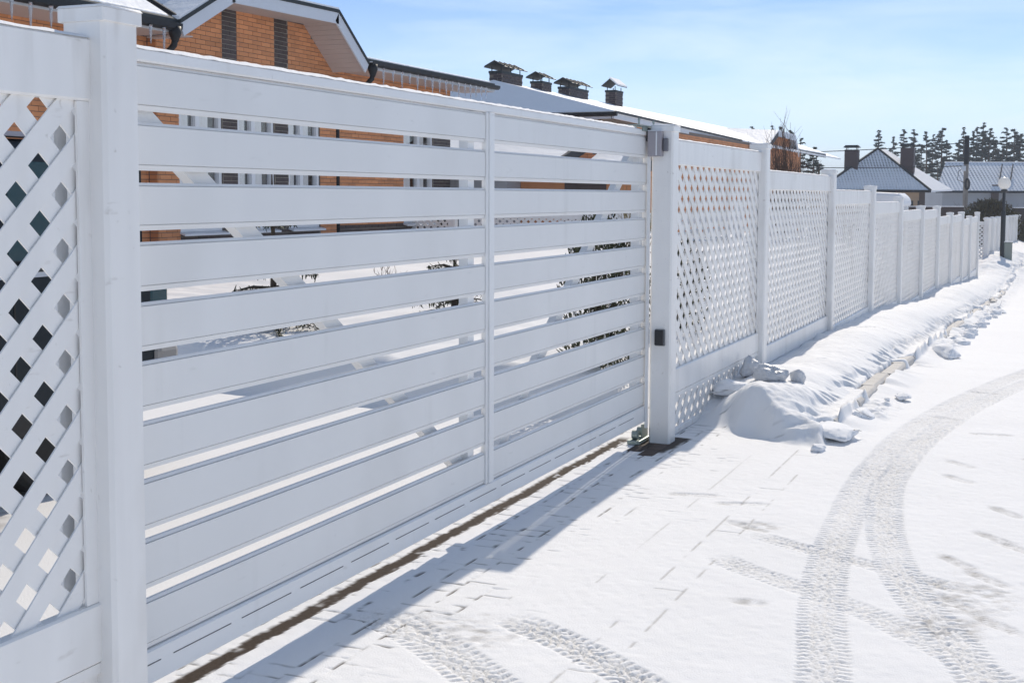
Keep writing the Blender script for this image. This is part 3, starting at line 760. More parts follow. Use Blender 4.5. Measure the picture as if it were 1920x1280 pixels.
# side fence between the two plots (crosses the yard)
sf = empty('lattice_fence', (0, 0, 0), 'white lattice fence crossing the yard behind the gate, in front of the garage', 'fence')
for xa in (-.3, -3.3, -6.3, -9.3):
    xb = xa - 2.85
    MB().box(xa - .15, xa, 24.1, 24.25, -.2, 1.45).build('post', m_vinyl, sf)
    lattice(sf, xb, xa - .15, .25, 1.14, 24.15, False, 1, (.02, .06), ax='y')
    MB().box(xb, xa - .15, 24.13, 24.19, 1.14, 1.28).build('top_rail', m_vinyl, sf)
    MB().box(xb, xa - .15, 24.13, 24.19, .10, .25).build('bottom_rail', m_vinyl, sf)

# ------------------------------------------------------------------ sliding gate
GX = -.178                                # front face of the infill
gt = empty('sliding_gate', (0, 0, 0), 'long white gate of wide horizontal slats with diagonal braces behind', 'gate')
GY0, GY1, GM0, GM1 = 2.708, 8.060, 5.512, 5.604
def slatprof(z0, z1, xf=GX, d=.020):
    """z0..z1 whole slat with a bevelled lip top and bottom, thin groove between lip and face"""
    l, g_ = .017, .0022
    return [(xf - d, z0), (xf - .006, z0), (xf - .003, z0 + l - g_), (xf - .007, z0 + l - g_), (xf - .007, z0 + l), (xf, z0 + l + .001),
            (xf, z1 - l * .6 - .001), (xf - .007, z1 - l * .6), (xf - .007, z1 - l * .6 + g_), (xf - .003, z1 - l * .6 + g_), (xf - .008, z1), (xf - d, z1)]
tops = [1.820, 1.643, 1.468, 1.289, 1.113, .933, .758, .577, .395]
bots = [1.854, 1.679, 1.502, 1.323, 1.145, .966, .789, .607, .428]
slz = [(bots[0], 1.992)] + [(bots[i + 1], tops[i]) for i in range(8)] + [(.246, tops[8])]
for (z0, z1) in slz:
    MB().prism(slatprof(z0, z1), 'y', GY0 + .045, GM0 - .003).build('slat', m_gate, gt)
    MB().prism(slatprof(z0, z1), 'y', GM1 + .003, GY1 - .012).build('slat', m_gate, gt)
# frame
def rrect(x0, x1, z0, z1, c): return [(x0 + c, z0), (x1 - c, z0), (x1, z0 + c), (x1, z1 - c), (x1 - c, z1), (x0 + c, z1), (x0, z1 - c), (x0, z0 + c)]
XB = -.212
tr_ = MB().prism(rrect(XB, GX + .006, 1.9955, 2.034, .005), 'y', GY0, GY1).build('top_rail', m_gate_rail, gt)
s = MB(); vs = []; fs = []; n = 160; rr = random.Random(2)
for i in range(n):
    yy = GY0 + (GY1 - .25 - GY0) * i / (n - 1); h = .007 + .005 * rr.random(); e = .003 * rr.random()
    vs += [(XB - .001, yy, 2.0345), (XB + .008, yy, 2.034 + h), (GX - .004 - e, yy, 2.034 + h), (GX + .0072, yy, 2.0335 - e)]
for i in range(n - 1):
    for k_ in range(3): fs.append((4 * i + k_, 4 * i + k_ + 1, 4 * i + 5 + k_, 4 * i + 4 + k_))
s.poly(vs, fs); s.build('rail_snow', m_snow, tr_, smooth=True)
MB().prism(rrect(XB, GX + .008, .136, .2425, .006), 'y', GY0, GY1).build('bottom_beam', m_gate_rail, gt)
yy = GY0 + .1
while yy < GY1 - .4:
    MB().box(GX + .0055, GX + .0088, yy, yy + .30, .1975, .2008).build('beam_slot', m_groove, gt); yy += .36
MB().box(GX - .02, GX + .0065, GM0, GM1, .243, 1.995).build('middle_stile', m_gate_rail, gt, bevel=.003)
MB().box(GX + .0062, GX + .0145, GM0 + .022, GM1 - .022, .244, 1.994).build('stile_rib', m_gate_rail, gt, bevel=.002)
MB().box(-.188, GX + .004, GY0, GY0 + .046, .244, 1.994).build('end_stile', m_gate_rail, gt, bevel=.002)
MB().box(XB, GX + .004, GY1 - .012, GY1, .244, 1.994).build('end_stile', m_gate_rail, gt, bevel=.002)
MB().box(-.245, -.199, 5.365, 5.43, .244, 1.994).build('inner_upright', m_gate_rail, gt)
MB().box(-.255, -.199, 7.95, 8.02, .244, 1.994).build('inner_upright', m_gate_rail, gt)
for (ya, za, yb, zb) in ((2.935, 1.975, 5.36, .345), (8.0, 1.97, 5.62, .24)):
    d = Vector((0, yb - ya, zb - za)).normalized(); nrm = Vector((0, -d.z, d.y)) * .033
    p = [(ya + nrm.y, za + nrm.z), (ya - nrm.y, za - nrm.z), (yb - nrm.y, zb - nrm.z), (yb + nrm.y, zb + nrm.z)]
    MB().prism(p, 'x', -.258, -.218).build('brace', m_gate_rail, gt)
# catcher strip on the closing post
MB().box(-.168, -.1505, 8.012, 8.034, .10, 1.90).build('catch_strip', m_gate_rail, pj)
cb = empty('gate_catch', (0, 0, 0), 'galvanised catch bracket with two bolts on top of the closed gate end', 'bracket')
MB().box(-.235, -.150, 7.79, 8.20, 2.050, 2.056).build('plate', m_galv, cb)
for yy in (7.82, 8.13): MB().lathe([(.006, 0), (.006, .028), (.009, .028), (.009, .036), (.004, .042)], (-.165, yy, 2.055), 8).build('bolt', m_galv, cb)
MB().box(-.174, -.152, 8.00, 8.04, 1.955, 2.045).build('roller', m_black, cb, bevel=.008)
MB().box(-.170, -.163, 7.90, 8.0, 2.02, 2.0495).build('angle', m_galv, cb)
rb = empty('roller_support', (.0, -.03, 0), 'greenish galvanised roller carriage under the gate beside the far post', 'roller')
MB().box(-.25, -.165, 7.93, 8.18, .004, .030).build('base_plate', m_galv, rb, bevel=.004)
MB().box(-.19, -.183, 8.04, 8.17, .030, .118).build('side_plate', m_galv, rb)
for yy, zz in ((7.99, .060), (8.10, .066)):
    o = MB().lathe([(.012, -.02), (.030, -.018), (.030, .018), (.012, .02)], (0, 0, 0), 14).build('wheel', m_galv, rb); o.location = (-.212, yy, zz); o.rotation_euler = (0, R(90), 0)
sb = empty('steel_box', (0, 0, 0), 'brushed steel sensor box mounted high on the far gate post', 'box')
MB().box(-.160, -.068, 7.985, 8.0415, 1.862, 2.022).build('housing', m_steel, sb, bevel=.003)
MB().box(-.104, -.096, 7.980, 7.9845, 1.868, 2.018).build('cover_rib', m_frame, sb)
MB().poly([(-.162, 7.983, 2.0225), (-.066, 7.983, 2.0225), (-.066, 8.04, 2.0225), (-.162, 8.04, 2.0225), (-.158, 7.988, 2.029), (-.07, 7.988, 2.029), (-.07, 8.035, 2.029), (-.158, 8.035, 2.029)],
          [(0, 1, 5, 4), (1, 2, 6, 5), (2, 3, 7, 6), (3, 0, 4, 7), (4, 5, 6, 7), (3, 2, 1, 0)]).build('snow_cap', m_snow, sb)
MB().box(-.064, -.036, 8.012, 8.0425, 1.895, 1.978).build('sensor_plate', mat('grey_plastic', (.16, .16, .18), .45), sb, bevel=.004)
kr = empty('key_reader', (0, 0, 0), 'small black reader with grey rim mounted low on the far gate post', 'reader')
MB().box(-.110, -.042, 8.024, 8.045, .640, .748).build('rim', mat('reader_rim', (.13, .14, .15), .4), kr, bevel=.006)
MB().box(-.108, -.050, 8.012, 8.0235, .646, .744).build('face', m_black, kr, bevel=.005)

# ------------------------------------------------------------------ brick houses
BP, BL = .0730, .257
def brick_wall(parent, xw, y0, y1, z0, z1, holes, darks, top=None, obj_budget=None, facing='x'):
    """brick facade in the plane x=xw (facing +x).  holes=(ya,yb,za,zb); darks same but dark bricks"""
    wb = MB(); ys_ = sorted(set([y0, y1] + [v for h in holes for v in h[:2]]))
    for a_, b_ in zip(ys_[:-1], ys_[1:]):
        hh = [h for h in holes if h[0] < (a_ + b_) / 2 < h[1]]
        segs_ = [(z0, hh[0][2]), (hh[0][3], z1)] if hh else [(z0, z1)]
        for c_, d_ in segs_:
            if top: d_ = min(d_, max(top(a_), top(b_)) + .05)
            wb.box(xw - .30, xw - .012, a_, b_, c_, d_)
    wall = wb.build('wall', m_mortar, parent)
    lo, ld, objs = MB(), MB(), []
    pm_ = MB()
    for (a_, b_, c_, d_) in darks: pm_.box(xw - .0118, xw - .004, a_, b_, c_, min(d_, min(top(a_), top(b_)) if top else z1))
    if darks: pm_.build('pale_mortar', m_mortar_pale, wall)
    nr = int((z1 - z0) / BP)
    for r_ in range(nr):
        za = z0 + r_ * BP + .004; zb = za + BP - .009
        off = (r_ % 2) * BL / 2
        segs = [(y0, y1, False)]
        # split the row at dark zones and holes
        cuts = []
        for (a, b, c, d) in holes:
            if c < (za + zb) / 2 < d: cuts.append((a, b, None))
        for (a, b, c, d) in darks:
            if c < (za + zb) / 2 < d: cuts.append((a, b, True))
        pos = [y0] + sorted(sum([[a, b] for a, b, _ in cuts], [])) + [y1]
        pos = sorted(set(pos))
        for a, b in zip(pos[:-1], pos[1:]):
            if b - a < .02: continue
            mid = (a + b) / 2; kind = False
            for (ca, cb_, kk) in cuts:
                if ca < mid < cb_: kind = kk if kind is not None else None
                if ca < mid < cb_ and kk is None: kind = None
            if kind is None: continue
            s0 = a; first = True
            yb = math.floor((a - off) / BL) * BL + off
            while yb < b:
                ya_, ye_ = max(yb, a) + .004, min(yb + BL, b) - .004
                yb += BL
                if ye_ - ya_ < .03: continue
                if top and (za + zb) / 2 > top((ya_ + ye_) / 2): continue
                objs.append((ya_, ye_, za, zb, kind))
    objs.sort(key=lambda q: (0 if (q[2] > 3.72) else 1, q[0]))
    for i, (a, b, c, d, kd) in enumerate(objs):
        jx = random.uniform(-.0015, .0015)
        if obj_budget and obj_budget[0] > 0 and c > 3.72 and a > 12.0:
            obj_budget[0] -= 1
            MB().box(xw - .011, xw + jx, a, b, c, d).build('brick', m_brick_dark if kd else m_brick, wall)
        else: (ld if kd else lo).box(xw - .011, xw + jx, a, b, c, d)
    if lo.v: lo.build('brickwork', m_brick, wall, kind='stuff')
    if ld.v: ld.build('dark_brickwork', m_brick_dark, wall, kind='stuff')
    return wall

def window(parent, xw, y0, y1, z0, z1, mull=None, curtain=True, sill=True):
    w = MB(); t = .07; xo, xi = xw - .03, xw - .12
    w.box(xi, xo, y0, y1, z0, z0 + t).box(xi, xo, y0, y1, z1 - t, z1).box(xi, xo, y0, y0 + t, z0 + t, z1 - t).box(xi, xo, y1 - t, y1, z0 + t, z1 - t)
    m_ = mull or (y0 + y1) / 2
    w.box(xi, xo, m_ - .05, m_ + .05, z0 + t, z1 - t)
    f = w.build('window', m_frame, parent)
    for a, b in ((y0 + t, m_ - .05), (m_ + .05, y1 - t)):
        MB().box(xi + .030, xi + .036, a, b, z0 + t, z1 - t).build('pane', m_glass, f)
    if curtain:
        for a, b in ((y0 + t, y0 + t + (m_ - y0) * .62), (m_ + .02, m_ + .02 + (y1 - m_) * .62)):
            n = 14; vs = []
            for i in range(n + 1):
                yy = a + (b - a) * i / n; xx = xi - .01 + .018 * math.sin(i * 2.1)
                vs += [(xx, yy, z0 + .12), (xx, yy, z1 - .05)]
            MB().poly(vs, [(2 * i, 2 * i + 2, 2 * i + 3, 2 * i + 1) for i in range(n)]).build('curtain', m_curtain, f)
    MB().box(xi - .9, xi - .7, y0 - .5, y1 + .5, z0 - .3, z1 + .3).build('dark_room_slab', m_darkroom, f)  # dark slab behind the glass, its colour paints the unlit room
    if sill:
        MB().poly([(xw - .03, y0 - .03, z0 + .005), (xw - .03, y1 + .03, z0 + .005), (xw + .10, y1 + .03, z0 - .025), (xw + .10, y0 - .03, z0 - .025),
                   (xw - .03, y0 - .03, z0 - .015), (xw - .03, y1 + .03, z0 - .015), (xw + .10, y1 + .03, z0 - .055), (xw + .10, y0 - .03, z0 - .055)],
                  [(0, 3, 2, 1), (3, 7, 6, 2), (4, 5, 6, 7), (0, 1, 5, 4), (0, 4, 7, 3), (1, 2, 6, 5)]).build('sill', m_frame, f)
    return f

def slab(pts, th, name, m, parent, **kw):
    """planar polygon given by top points, thickened downwards"""
    n = len(pts); vs = [tuple(p) for p in pts] + [(p[0], p[1], p[2] - th) for p in pts]
    return MB().poly(vs, [tuple(range(n)), tuple(range(2 * n - 1, n - 1, -1))] + [(i, n + i, n + (i + 1) % n, (i + 1) % n) for i in range(n)]).build(name, m, parent, **kw)

def uvslab(pts, th, name, m, parent, uaxis, vaxis):
    o = slab(pts, th, name, m, parent)
    me = o.data; uv = me.uv_layers.new(name='UV')
    ua, va = Vector(uaxis), Vector(vaxis)
    for lp in me.loops:
        c = me.vertices[lp.vertex_index].co; uv.data[lp.index].uv = (c.dot(ua), c.dot(va))
    return o

ha = empty('brick_house', (0, 0, 0), 'orange brick house with dark brick columns and clipped gable behind the sliding gate', 'house')
bud = [300]
dk = [(17.39, 17.79, 1.0, 9), (18.88, 19.30, 1.0, 9)]
wins = [(16.27, 17.39, 1.02, 3.02), (17.79, 18.88, 1.02, 3.02), (19.30, 20.34, 1.02, 3.02)]
# gable outline
def gtop(y):
    if y < 16.75: return 4.02 + (y - 15.55) * .52
    if y < 19.85: return 4.64
    return 4.64 - (y - 19.85) * .70
brick_wall(ha, -10.2, 15.75, 20.9, .15, 4.66, wins, dk + [(16.27, 20.34, .15, 1.02)], top=gtop, obj_budget=bud)
brick_wall(ha, -10.36, 8.0, 15.74, .15, 3.95, [], [], obj_budget=bud)
brick_wall(ha, -10.34, 20.91, 26.04, .15, 3.95, [(23.83, 25.20, 1.02, 3.02)], [(25.20, 26.04, .9, 3.02), (21.2, 26.04, .15, 1.0)], obj_budget=bud)
for (a, b, c, d) in wins: window(ha, -10.2, a + .01, b - .01, c, d, mull=a + (b - a) * .44)
window(ha, -10.34, 23.84, 25.19, 1.02, 3.02, mull=24.55)
MB().box(-22, -12.0, 8.0, 26.0, .15, 3.9).build('house_body', m_mortar, ha)
MB().box(-12.0, -10.66, 25.80, 26.02, .15, 3.88).build('end_wall', m_brick_dark, ha)
MB().box(-12.0, -10.51, 8.0, 26.0, 3.70, 3.88).build('ceiling', m_mortar, ha)
# brick end wall return beside the gable (shaded side)
lo = MB(); z = .154
while z < 4.0:
    lo.box(-10.348, -10.205, 15.738, 15.749, z, z + BP - .009); z += BP
lo.build('return_brickwork', m_brick, ha, kind='stuff')
# main roof, left wing: snow covered slope rising away from its gutter
XE = -9.55
slab([(XE, 6.5, 4.12), (XE, 15.45, 4.12), (-13.6, 15.45, 6.35), (-13.6, 6.5, 6.35)], .07, 'roof', m_capmetal, ha)
o = slab([(XE - .04, 6.5, 4.175), (XE - .06, 15.32, 4.175), (-13.5, 15.32, 6.42), (-13.5, 6.5, 6.42)], .07, 'roof_snow', m_snow_roof, ha, bevel=.03)
slab([(XE + .30 - .30, 15.46, 4.17), (XE, 15.52, 4.17), (-13.6, 15.52, 6.44), (-13.6, 15.46, 6.44)], .16, 'roof_edge', m_gutter, ha)
# gable roof with cut-off top: rake - flat - rake
X0, X1 = -9.5, -13.5
prof = [(15.42, 4.06), (16.70, 4.72), (19.85, 4.78), (20.90, 3.98)]
def strip(pr, x0, x1, th, name, m, dz=0, **kw):
    for (a, b) in zip(pr[:-1], pr[1:]):
        slab([(x0, a[0], a[1] + dz), (x0, b[0], b[1] + dz), (x1, b[0], b[1] + dz), (x1, a[0], a[1] + dz)], th, name, m, ha, **kw)
strip(prof, X0 + .02, X1, .05, 'gable_roof', m_capmetal, dz=.055)
strip(prof[1:3], X0 + .01, X1 + .2, .03, 'gable_snow', m_snow_roof, dz=.09)
strip(prof[:2], X0 - .01, X1 + .2, .05, 'gable_snow', m_snow_roof, dz=.11)
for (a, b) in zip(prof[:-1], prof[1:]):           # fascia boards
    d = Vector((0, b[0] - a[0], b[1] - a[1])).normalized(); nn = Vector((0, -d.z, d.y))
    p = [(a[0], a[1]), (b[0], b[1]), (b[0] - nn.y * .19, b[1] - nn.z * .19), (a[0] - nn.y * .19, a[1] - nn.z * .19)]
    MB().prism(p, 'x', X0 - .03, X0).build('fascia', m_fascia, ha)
# soffit boards, each plank its own part
def soffit(a, b, nb, m=m_soffit):
    d = Vector((0, b[0] - a[0], b[1] - a[1])); dn = d.normalized(); nn = Vector((0, -dn.z, dn.y)) * .15
    for i in range(nb):
        t0, t1 = i / nb, (i + .93) / nb
        p0 = Vector((0, a[0], a[1])) + d * t0 - nn; p1 = Vector((0, a[0], a[1])) + d * t1 - nn
        slab([(X0 - .031, p0.y, p0.z), (X0 - .031, p1.y, p1.z), (-10.20, p1.y, p1.z), (-10.20, p0.y, p0.z)], .012, 'soffit_board', m, ha)
soffit(prof[2], prof[3], 11); soffit(prof[1], prof[2], 22); soffit(prof[0], prof[1], 10)
slab([(X0 - .6, 15.42, 3.90), (X0 - .03, 15.42, 3.90), (X0 - .03, 15.75, 3.92), (-10.2, 15.75, 3.92)], .02, 'soffit_end', m_soffit, ha)
# right wing: low snowy roof strip
slab([(XE, 20.85, 4.10), (XE, 26.7, 4.10), (-12.6, 26.7, 4.42), (-12.6, 20.85, 4.42)], .07, 'roof', m_capmetal, ha)
slab([(XE - .06, 20.95, 4.145), (XE - .06, 26.6, 4.145), (-12.5, 26.6, 4.465), (-12.5, 20.95, 4.465)], .05, 'roof_snow', m_snow_roof, ha, bevel=.02)
for (a, b) in ((6.5, 15.40), (20.95, 26.75)):      # fascia + gutter + soffit
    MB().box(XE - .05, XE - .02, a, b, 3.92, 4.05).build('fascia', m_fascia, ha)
    slab([(XE - .05, a, 3.93), (XE - .05, b, 3.93), (-10.35, b, 3.93), (-10.35, a, 3.93)], .015, 'soffit', m_soffit, ha)
    g_ = MB(); pts = []
    zg = 3.965 if a > 20 else 3.94
    pr = [(XE - .02, 4.05), (XE - .02, zg + .03), (XE + .02, zg), (XE + .07, zg), (XE + .11, zg + .03), (XE + .115, 4.05), (XE + .105, 4.05), (XE + .10, zg + .035), (XE + .066, zg + .01), (XE + .024, zg + .01), (XE - .01, zg + .035), (XE - .01, 4.05)]
    g_.prism(pr, 'y', a, b); g_.build('gutter', m_gutter, ha)
    MB().box(XE - .018, XE + .108, a, b, 4.03, 4.046).build('gutter_ice', m_snow_roof, ha)
# downpipes with swan necks
def downpipe(y, sgn=1):
    MB().lathe([(.09, .10), (.09, .0), (.045, -.12)], (XE + .05, y, 3.90), 12).build('pipe_funnel', m_gutter, ha, smooth=True)
    MB().tube([(XE + .05, y, 3.84), (XE + .03, y, 3.74), (XE - .08, y, 3.64), (XE - .38, y, 3.50), (XE - .60, y, 3.44), (XE - .66, y, 3.36), (XE - .66, y, 3.2), (XE - .66, y, .2)], .048, 10).build('downpipe', m_gutter, ha, smooth=True)
downpipe(15.30); 
MB().lathe([(.09, .10), (.09, .0), (.045, -.12)], (XE + .05, 21.05, 3.90), 12).build('pipe_funnel', m_gutter, ha, smooth=True)
MB().tube([(XE + .05, 21.05, 3.84), (XE + .03, 21.05, 3.74), (XE - .08, 21.05, 3.64), (XE - .45, 21.05, 3.50), (XE - .70, 21.05, 3.44), (XE - .72, 21.05, 3.3), (XE - .72, 21.05, .2)], .048, 10).build('downpipe', m_gutter, ha, smooth=True)
# gutter heating cable loops
# icicles
def icicle(x, y, z, ln, seed, label, grp):
    q = random.Random(seed); pr = []; n = 9
    for i in range(n):
        t = i / (n - 1); pr.append(((.024 * (1 - t) ** .75 + .003) * q.uniform(.85, 1.15), -ln * t))
    o = MB().lathe(pr[::-1], (0, 0, 0), 7).build('icicle', m_icicle, smooth=True); o.location = (x, y, z)
    tag(o, label, 'icicle', grp)
for i, (yy, ln) in enumerate([(12.12, .26), (12.43, .38), (12.78, .28), (14.70, .26), (14.99, .42)]):
    icicle(XE + .10, yy, 3.95, ln, i, ['leftmost icicle above the near fence rail', 'second icicle from the left above the near fence rail', 'icicle just left of the near post cap', 'short icicle just right of the near post cap', 'long icicle beside the curved black downpipe'][i], 'icicles on the left gutter')
ylen = [(21.37, .34), (21.75, .24), (22.1, .34), (22.42, .23), (22.75, .34), (23.08, .26), (23.40, .36), (23.72, .30), (24.02, .32), (24.32, .24), (24.62, .33), (24.93, .27), (25.2, .32), (25.47, .26), (25.75, .33), (26.0, .28)]
for i, (yy, ln) in enumerate(ylen):
    icicle(XE + .10, yy, 3.955, ln, 30 + i, nth(i) + ' icicle from the left in the long row on the right gutter', 'icicles in a row on the right gutter')

# ---- second house with four chimneys
hb = empty('brick_house', (0, 0, 0), 'orange brick house with low snowy hip roof and four dark chimneys', 'house')
C0 = (-8.5, 32.0, 3.80); A0 = (-12.55, 33.35, 4.83); R1 = (-12.55, 74.0, 4.83); E1 = (-9.4, 50.0, 3.80); E2 = (-9.6, 56.8, 3.80); L0 = (-17.5, 32.0, 3.80)
uvslab([L0, C0, A0], .08, 'hip_roof_shaded', m_snow_roof, hb, (1, 0, 0), (0, 1, 0))
uvslab([C0, E1, E2, (-9.7, 76, 3.8), R1, A0], .08, 'roof_slope_lit', m_snow_roof, hb, (1, 0, 0), (0, 1, 0))
uvslab([L0, A0, R1, (-17.5, 76, 3.8)], .08, 'roof_back', m_snow_roof, hb, (1, 0, 0), (0, 1, 0))
MB().tube([(-8.42, 31.92, 3.72), (-17.5, 31.92, 3.72)], .06, 8).build('gutter', m_gutter, hb)
def skewbox(dx0, dx1, z0, z1, name, m):
    a_, b_ = Vector((-8.5, 31.95, 0)), Vector((-9.4, 50.0, 0))
    vs = [(v.x + dx, v.y, zz) for zz in (z0, z1) for v in (a_, b_) for dx in (dx0, dx1)]
    MB().poly(vs, [(0, 1, 3, 2), (4, 6, 7, 5), (0, 4, 5, 1), (2, 3, 7, 6), (0, 2, 6, 4), (1, 5, 7, 3)]).build(name, m, hb)
skewbox(.0, .05, 3.745, 3.80, 'eave_edge', m_gutter)
skewbox(-.07, -.01, 3.60, 3.742, 'fascia', m_fascia)
MB().box(-17.4, -8.6, 31.96, 31.99, 3.60, 3.70).build('soffit_trim', m_fascia, hb)
w = MB().box(-17.2, -8.95, 32.2, 49.8, -.3, 3.66).build('wall', m_mortar, hb)
lo = MB(); z = -.3; r_ = 0
while z < 3.55:                                    # end wall courses, facing the camera, then street side
    x = -17.1 + (r_ % 2) * .13
    while x < -9.2: lo.box(x, x + .248, 32.187, 32.199, z, z + .064); x += .26
    yy = 32.2 + (r_ % 2) * .13
    while yy < 49.5: lo.box(-8.949, -8.940, yy, yy + .248, z, z + .064); yy += .26
    z += .073; r_ += 1
lo.build('brickwork', m_brick, w, kind='stuff')
# far gable wing of the same house
w2 = MB().box(-16, -10.05, 50.2, 65.8, -1, 3.75).build('wall', m_mortar, hb)
lo = MB(); z = -.9; r_ = 0
while z < 4.45:
    yy = 57.0 + (r_ % 2) * .13
    if z > 3.7: yy = 57.0 + (z - 3.7) * 2.1
    ye = 65.75 if z < 3.72 else 63.0
    while yy < ye - .25: lo.box(-10.049, -10.038, yy, yy + .248, z, z + .064); yy += .26
    z += .073; r_ += 1
lo.build('brickwork', m_brick, w2, kind='stuff')
MB().prism([(56.9, 3.7), (63.1, 3.7), (62.4, 4.4), (58.5, 4.4)], 'x', -15, -10.052).build('gable_wall', m_mortar, hb)
pf = [(56.6, 3.92), (58.5, 4.58), (62.5, 4.54), (63.5, 3.78)]
for a, b in zip(pf[:-1], pf[1:]):
    slab([(-9.7, a[0], a[1]), (-9.7, b[0], b[1]), (-15.0, b[0], b[1] + .3), (-15.0, a[0], a[1] + .3)], .05, 'gable_roof', m_snow_roof, hb)
    MB().prism([(a[0], a[1] - .05), (b[0], b[1] - .05), (b[0], b[1] - .28), (a[0], a[1] - .28)], 'x', -9.74, -9.70).build('fascia', m_fascia if a[0] > 57 else m_gutter, hb)
slab([(-9.7, 63.4, 3.92), (-9.7, 71.0, 3.92), (-15, 71.0, 4.1), (-15, 63.4, 4.1)], .06, 'roof', m_snow_roof, hb)
MB().box(-9.75, -9.68, 63.5, 71.0, 3.70, 3.86).build('gutter', m_gutter, hb)
# chimneys
def chimney(par, x, y, z0, z1, wx, wy, ribs, snowcap=False, gable=True):
    c = MB().box(x - wx / 2, x + wx / 2, y - wy / 2, y + wy / 2, z0, z1).build('chimney', m_mortar, par)
    lo = MB(); z = z0; r_ = 0
    while z < z1 - .05:
        yy = y - wy / 2 + (.13 if r_ % 2 else 0)
        while yy < y + wy / 2 - .1: lo.box(x + wx / 2 + .001, x + wx / 2 + .012, yy, min(yy + .24, y + wy / 2), z, z + .062); yy += .26
        xx = x - wx / 2 + (.13 if r_ % 2 else 0)
        while xx < x + wx / 2 - .1: lo.box(xx, min(xx + .24, x + wx / 2), y - wy / 2 - .012, y - wy / 2 - .001, z, z + .062); xx += .26
        z += .073; r_ += 1
    lo.build('chimney_bricks', m_chim, c, kind='stuff')
    MB().box(x - wx / 2 - .02, x + wx / 2 + .02, y - wy / 2 - .02, y + wy / 2 + .02, z1 - .06, z1 + .01).build('flashing', m_capmetal, c)
    for sx in (-1, 1):
        for k_ in range(2 if wy < 1.5 else 3):
            yy = y - wy / 2 + .08 + k_ * (wy - .16) / (1 if wy < 1.5 else 2)
            MB().box(x + sx * (wx / 2 - .04) - .012, x + sx * (wx / 2 - .04) + .012, yy - .012, yy + .012, z1, z1 + .14).build('cap_leg', m_capmetal, c)
    o_ = .12; h = (.15 if not snowcap else .24); t = .02; za = z1 + (.10 if not snowcap else .14)
    y0, y1 = y - wy / 2 - o_, y + wy / 2 + o_
    mm = MB()
    for sx in (-1, 1):
        xo = x + sx * (wx / 2 + o_)
        q = [(xo, za), (x, za + h), (x, za + h + t), (xo, za + t)]
        mm.prism(q if sx > 0 else q[::-1], 'y', y0, y1)
    cp = mm.build('chimney_cap', m_capmetal, c)
    if snowcap:
        xo = x + wx / 2 + o_
        MB().prism([(xo, za + t + .001), (x, za + h + t + .001), (x, za + h + t + .06), (xo, za + t + .05)], 'y', y0, y1).build('cap_snow', m_snow, c)
    else:
        for k_ in range(ribs):
            yy = y0 + (k_ + .1) * (y1 - y0) / ribs
            for sx in (-1, 1):
                xo = x + sx * (wx / 2 + o_)
                MB().prism([(xo, za + t), (x, za + h + t), (x, za + h + t + .03), (xo, za + t + .03)][::sx], 'y', yy, yy + .05).build('cap_rib', m_capmetal, c)
    return c
chimney(hb, -12.588, 34.320, 4.41, 5.094, 0.369, 1.514, 5)
chimney(hb, -12.588, 37.009, 4.41, 5.056, 0.369, 0.757, 3)
chimney(hb, -12.588, 39.843, 4.32, 5.075, 0.369, 1.786, 6)
chimney(hb, -12.588, 43.968, 4.22, 5.308, 0.369, 0.815, 0, snowcap=True)

# ---- low garage with snow roof between the houses
ga = empty('garage', (0, 0, 0), 'low garage with blue shaded snow roof seen through the top gap of the gate', 'garage')
slab([(-13, 26.6, 2.30), (-8.10, 26.6, 2.30), (-8.45, 29.6, 3.05), (-13, 29.6, 3.05)], .10, 'roof_snow', m_snow_roof, ga)
MB().prism([(26.55, 2.12), (26.55, 2.36), (29.6, 3.12), (29.6, 2.88)], 'x', -8.10, -8.02).build('rake_board', m_gutter, ga)
slab([(-7.85, 27.4, 2.15), (-6.35, 27.4, 2.15), (-6.55, 29.6, 2.85), (-7.85, 29.6, 2.85)], .10, 'roof_snow', m_snow_roof, ga)
MB().prism([(27.35, 1.98), (27.35, 2.22), (29.6, 2.92), (29.6, 2.68)], 'x', -6.34, -6.26).build('rake_board', m_gutter, ga)
MB().box(-12.9, -9.3, 26.8, 29.5, .1, 2.19).build('wall', m_wall_grey, ga)
MB().box(-9.295, -6.5, 27.6, 29.5, .1, 2.04).build('brick_front', m_brick, ga)
MB().box(-8.2, -7.2, 27.58, 27.60, .3, 1.95).build('door', m_brick_dark, ga)

# ---- blue tile roof house with two chimneys
def ring(x0, x1, y0, y1, z): return [(x0, y0, z), (x1, y0, z), (x1, y1, z), (x0, y1, z)]
hc = empty('tiled_house', (0, 0, 0), 'small beige house under a pointed blue grey tiled hip roof with two black chimneys', 'house')
a, b, c, d, t = (-12.6, 85.5, 2.05), (-5.9, 89.0, 2.02), (-4.75, 91.6, 2.1), (-13.5, 94, 2.1), (-9.54, 90.5, 4.86)
t2 = (-9.2, 91.7, 4.86)
va = Vector((0, .4, 1)).normalized()
uvslab([a, b, t], .10, 'roof_front', m_tile, hc, (.9, .4, 0), (0, 0, 2.0))
uvslab([b, c, t2, t], .10, 'roof_side', m_snow_roof, hc, (0, 1, 0), (0, 0, 1))
uvslab([a, t, t2, d], .10, 'roof_back', m_tile, hc, (0, 1, 0), (0, 0, 1))
MB().tube([(b[0], b[1], b[2]), (t[0], t[1], t[2])], .09, 6).build('hip_ridge', m_capmetal, hc)
MB().tube([(a[0], a[1], a[2]), (t[0], t[1], t[2])], .09, 6).build('hip_ridge', m_capmetal, hc)
MB().tube([(a[0], a[1] - .1, a[2] - .05), (b[0], b[1] - .1, b[2] - .05)], .10, 6).build('gutter', m_gutter, hc)
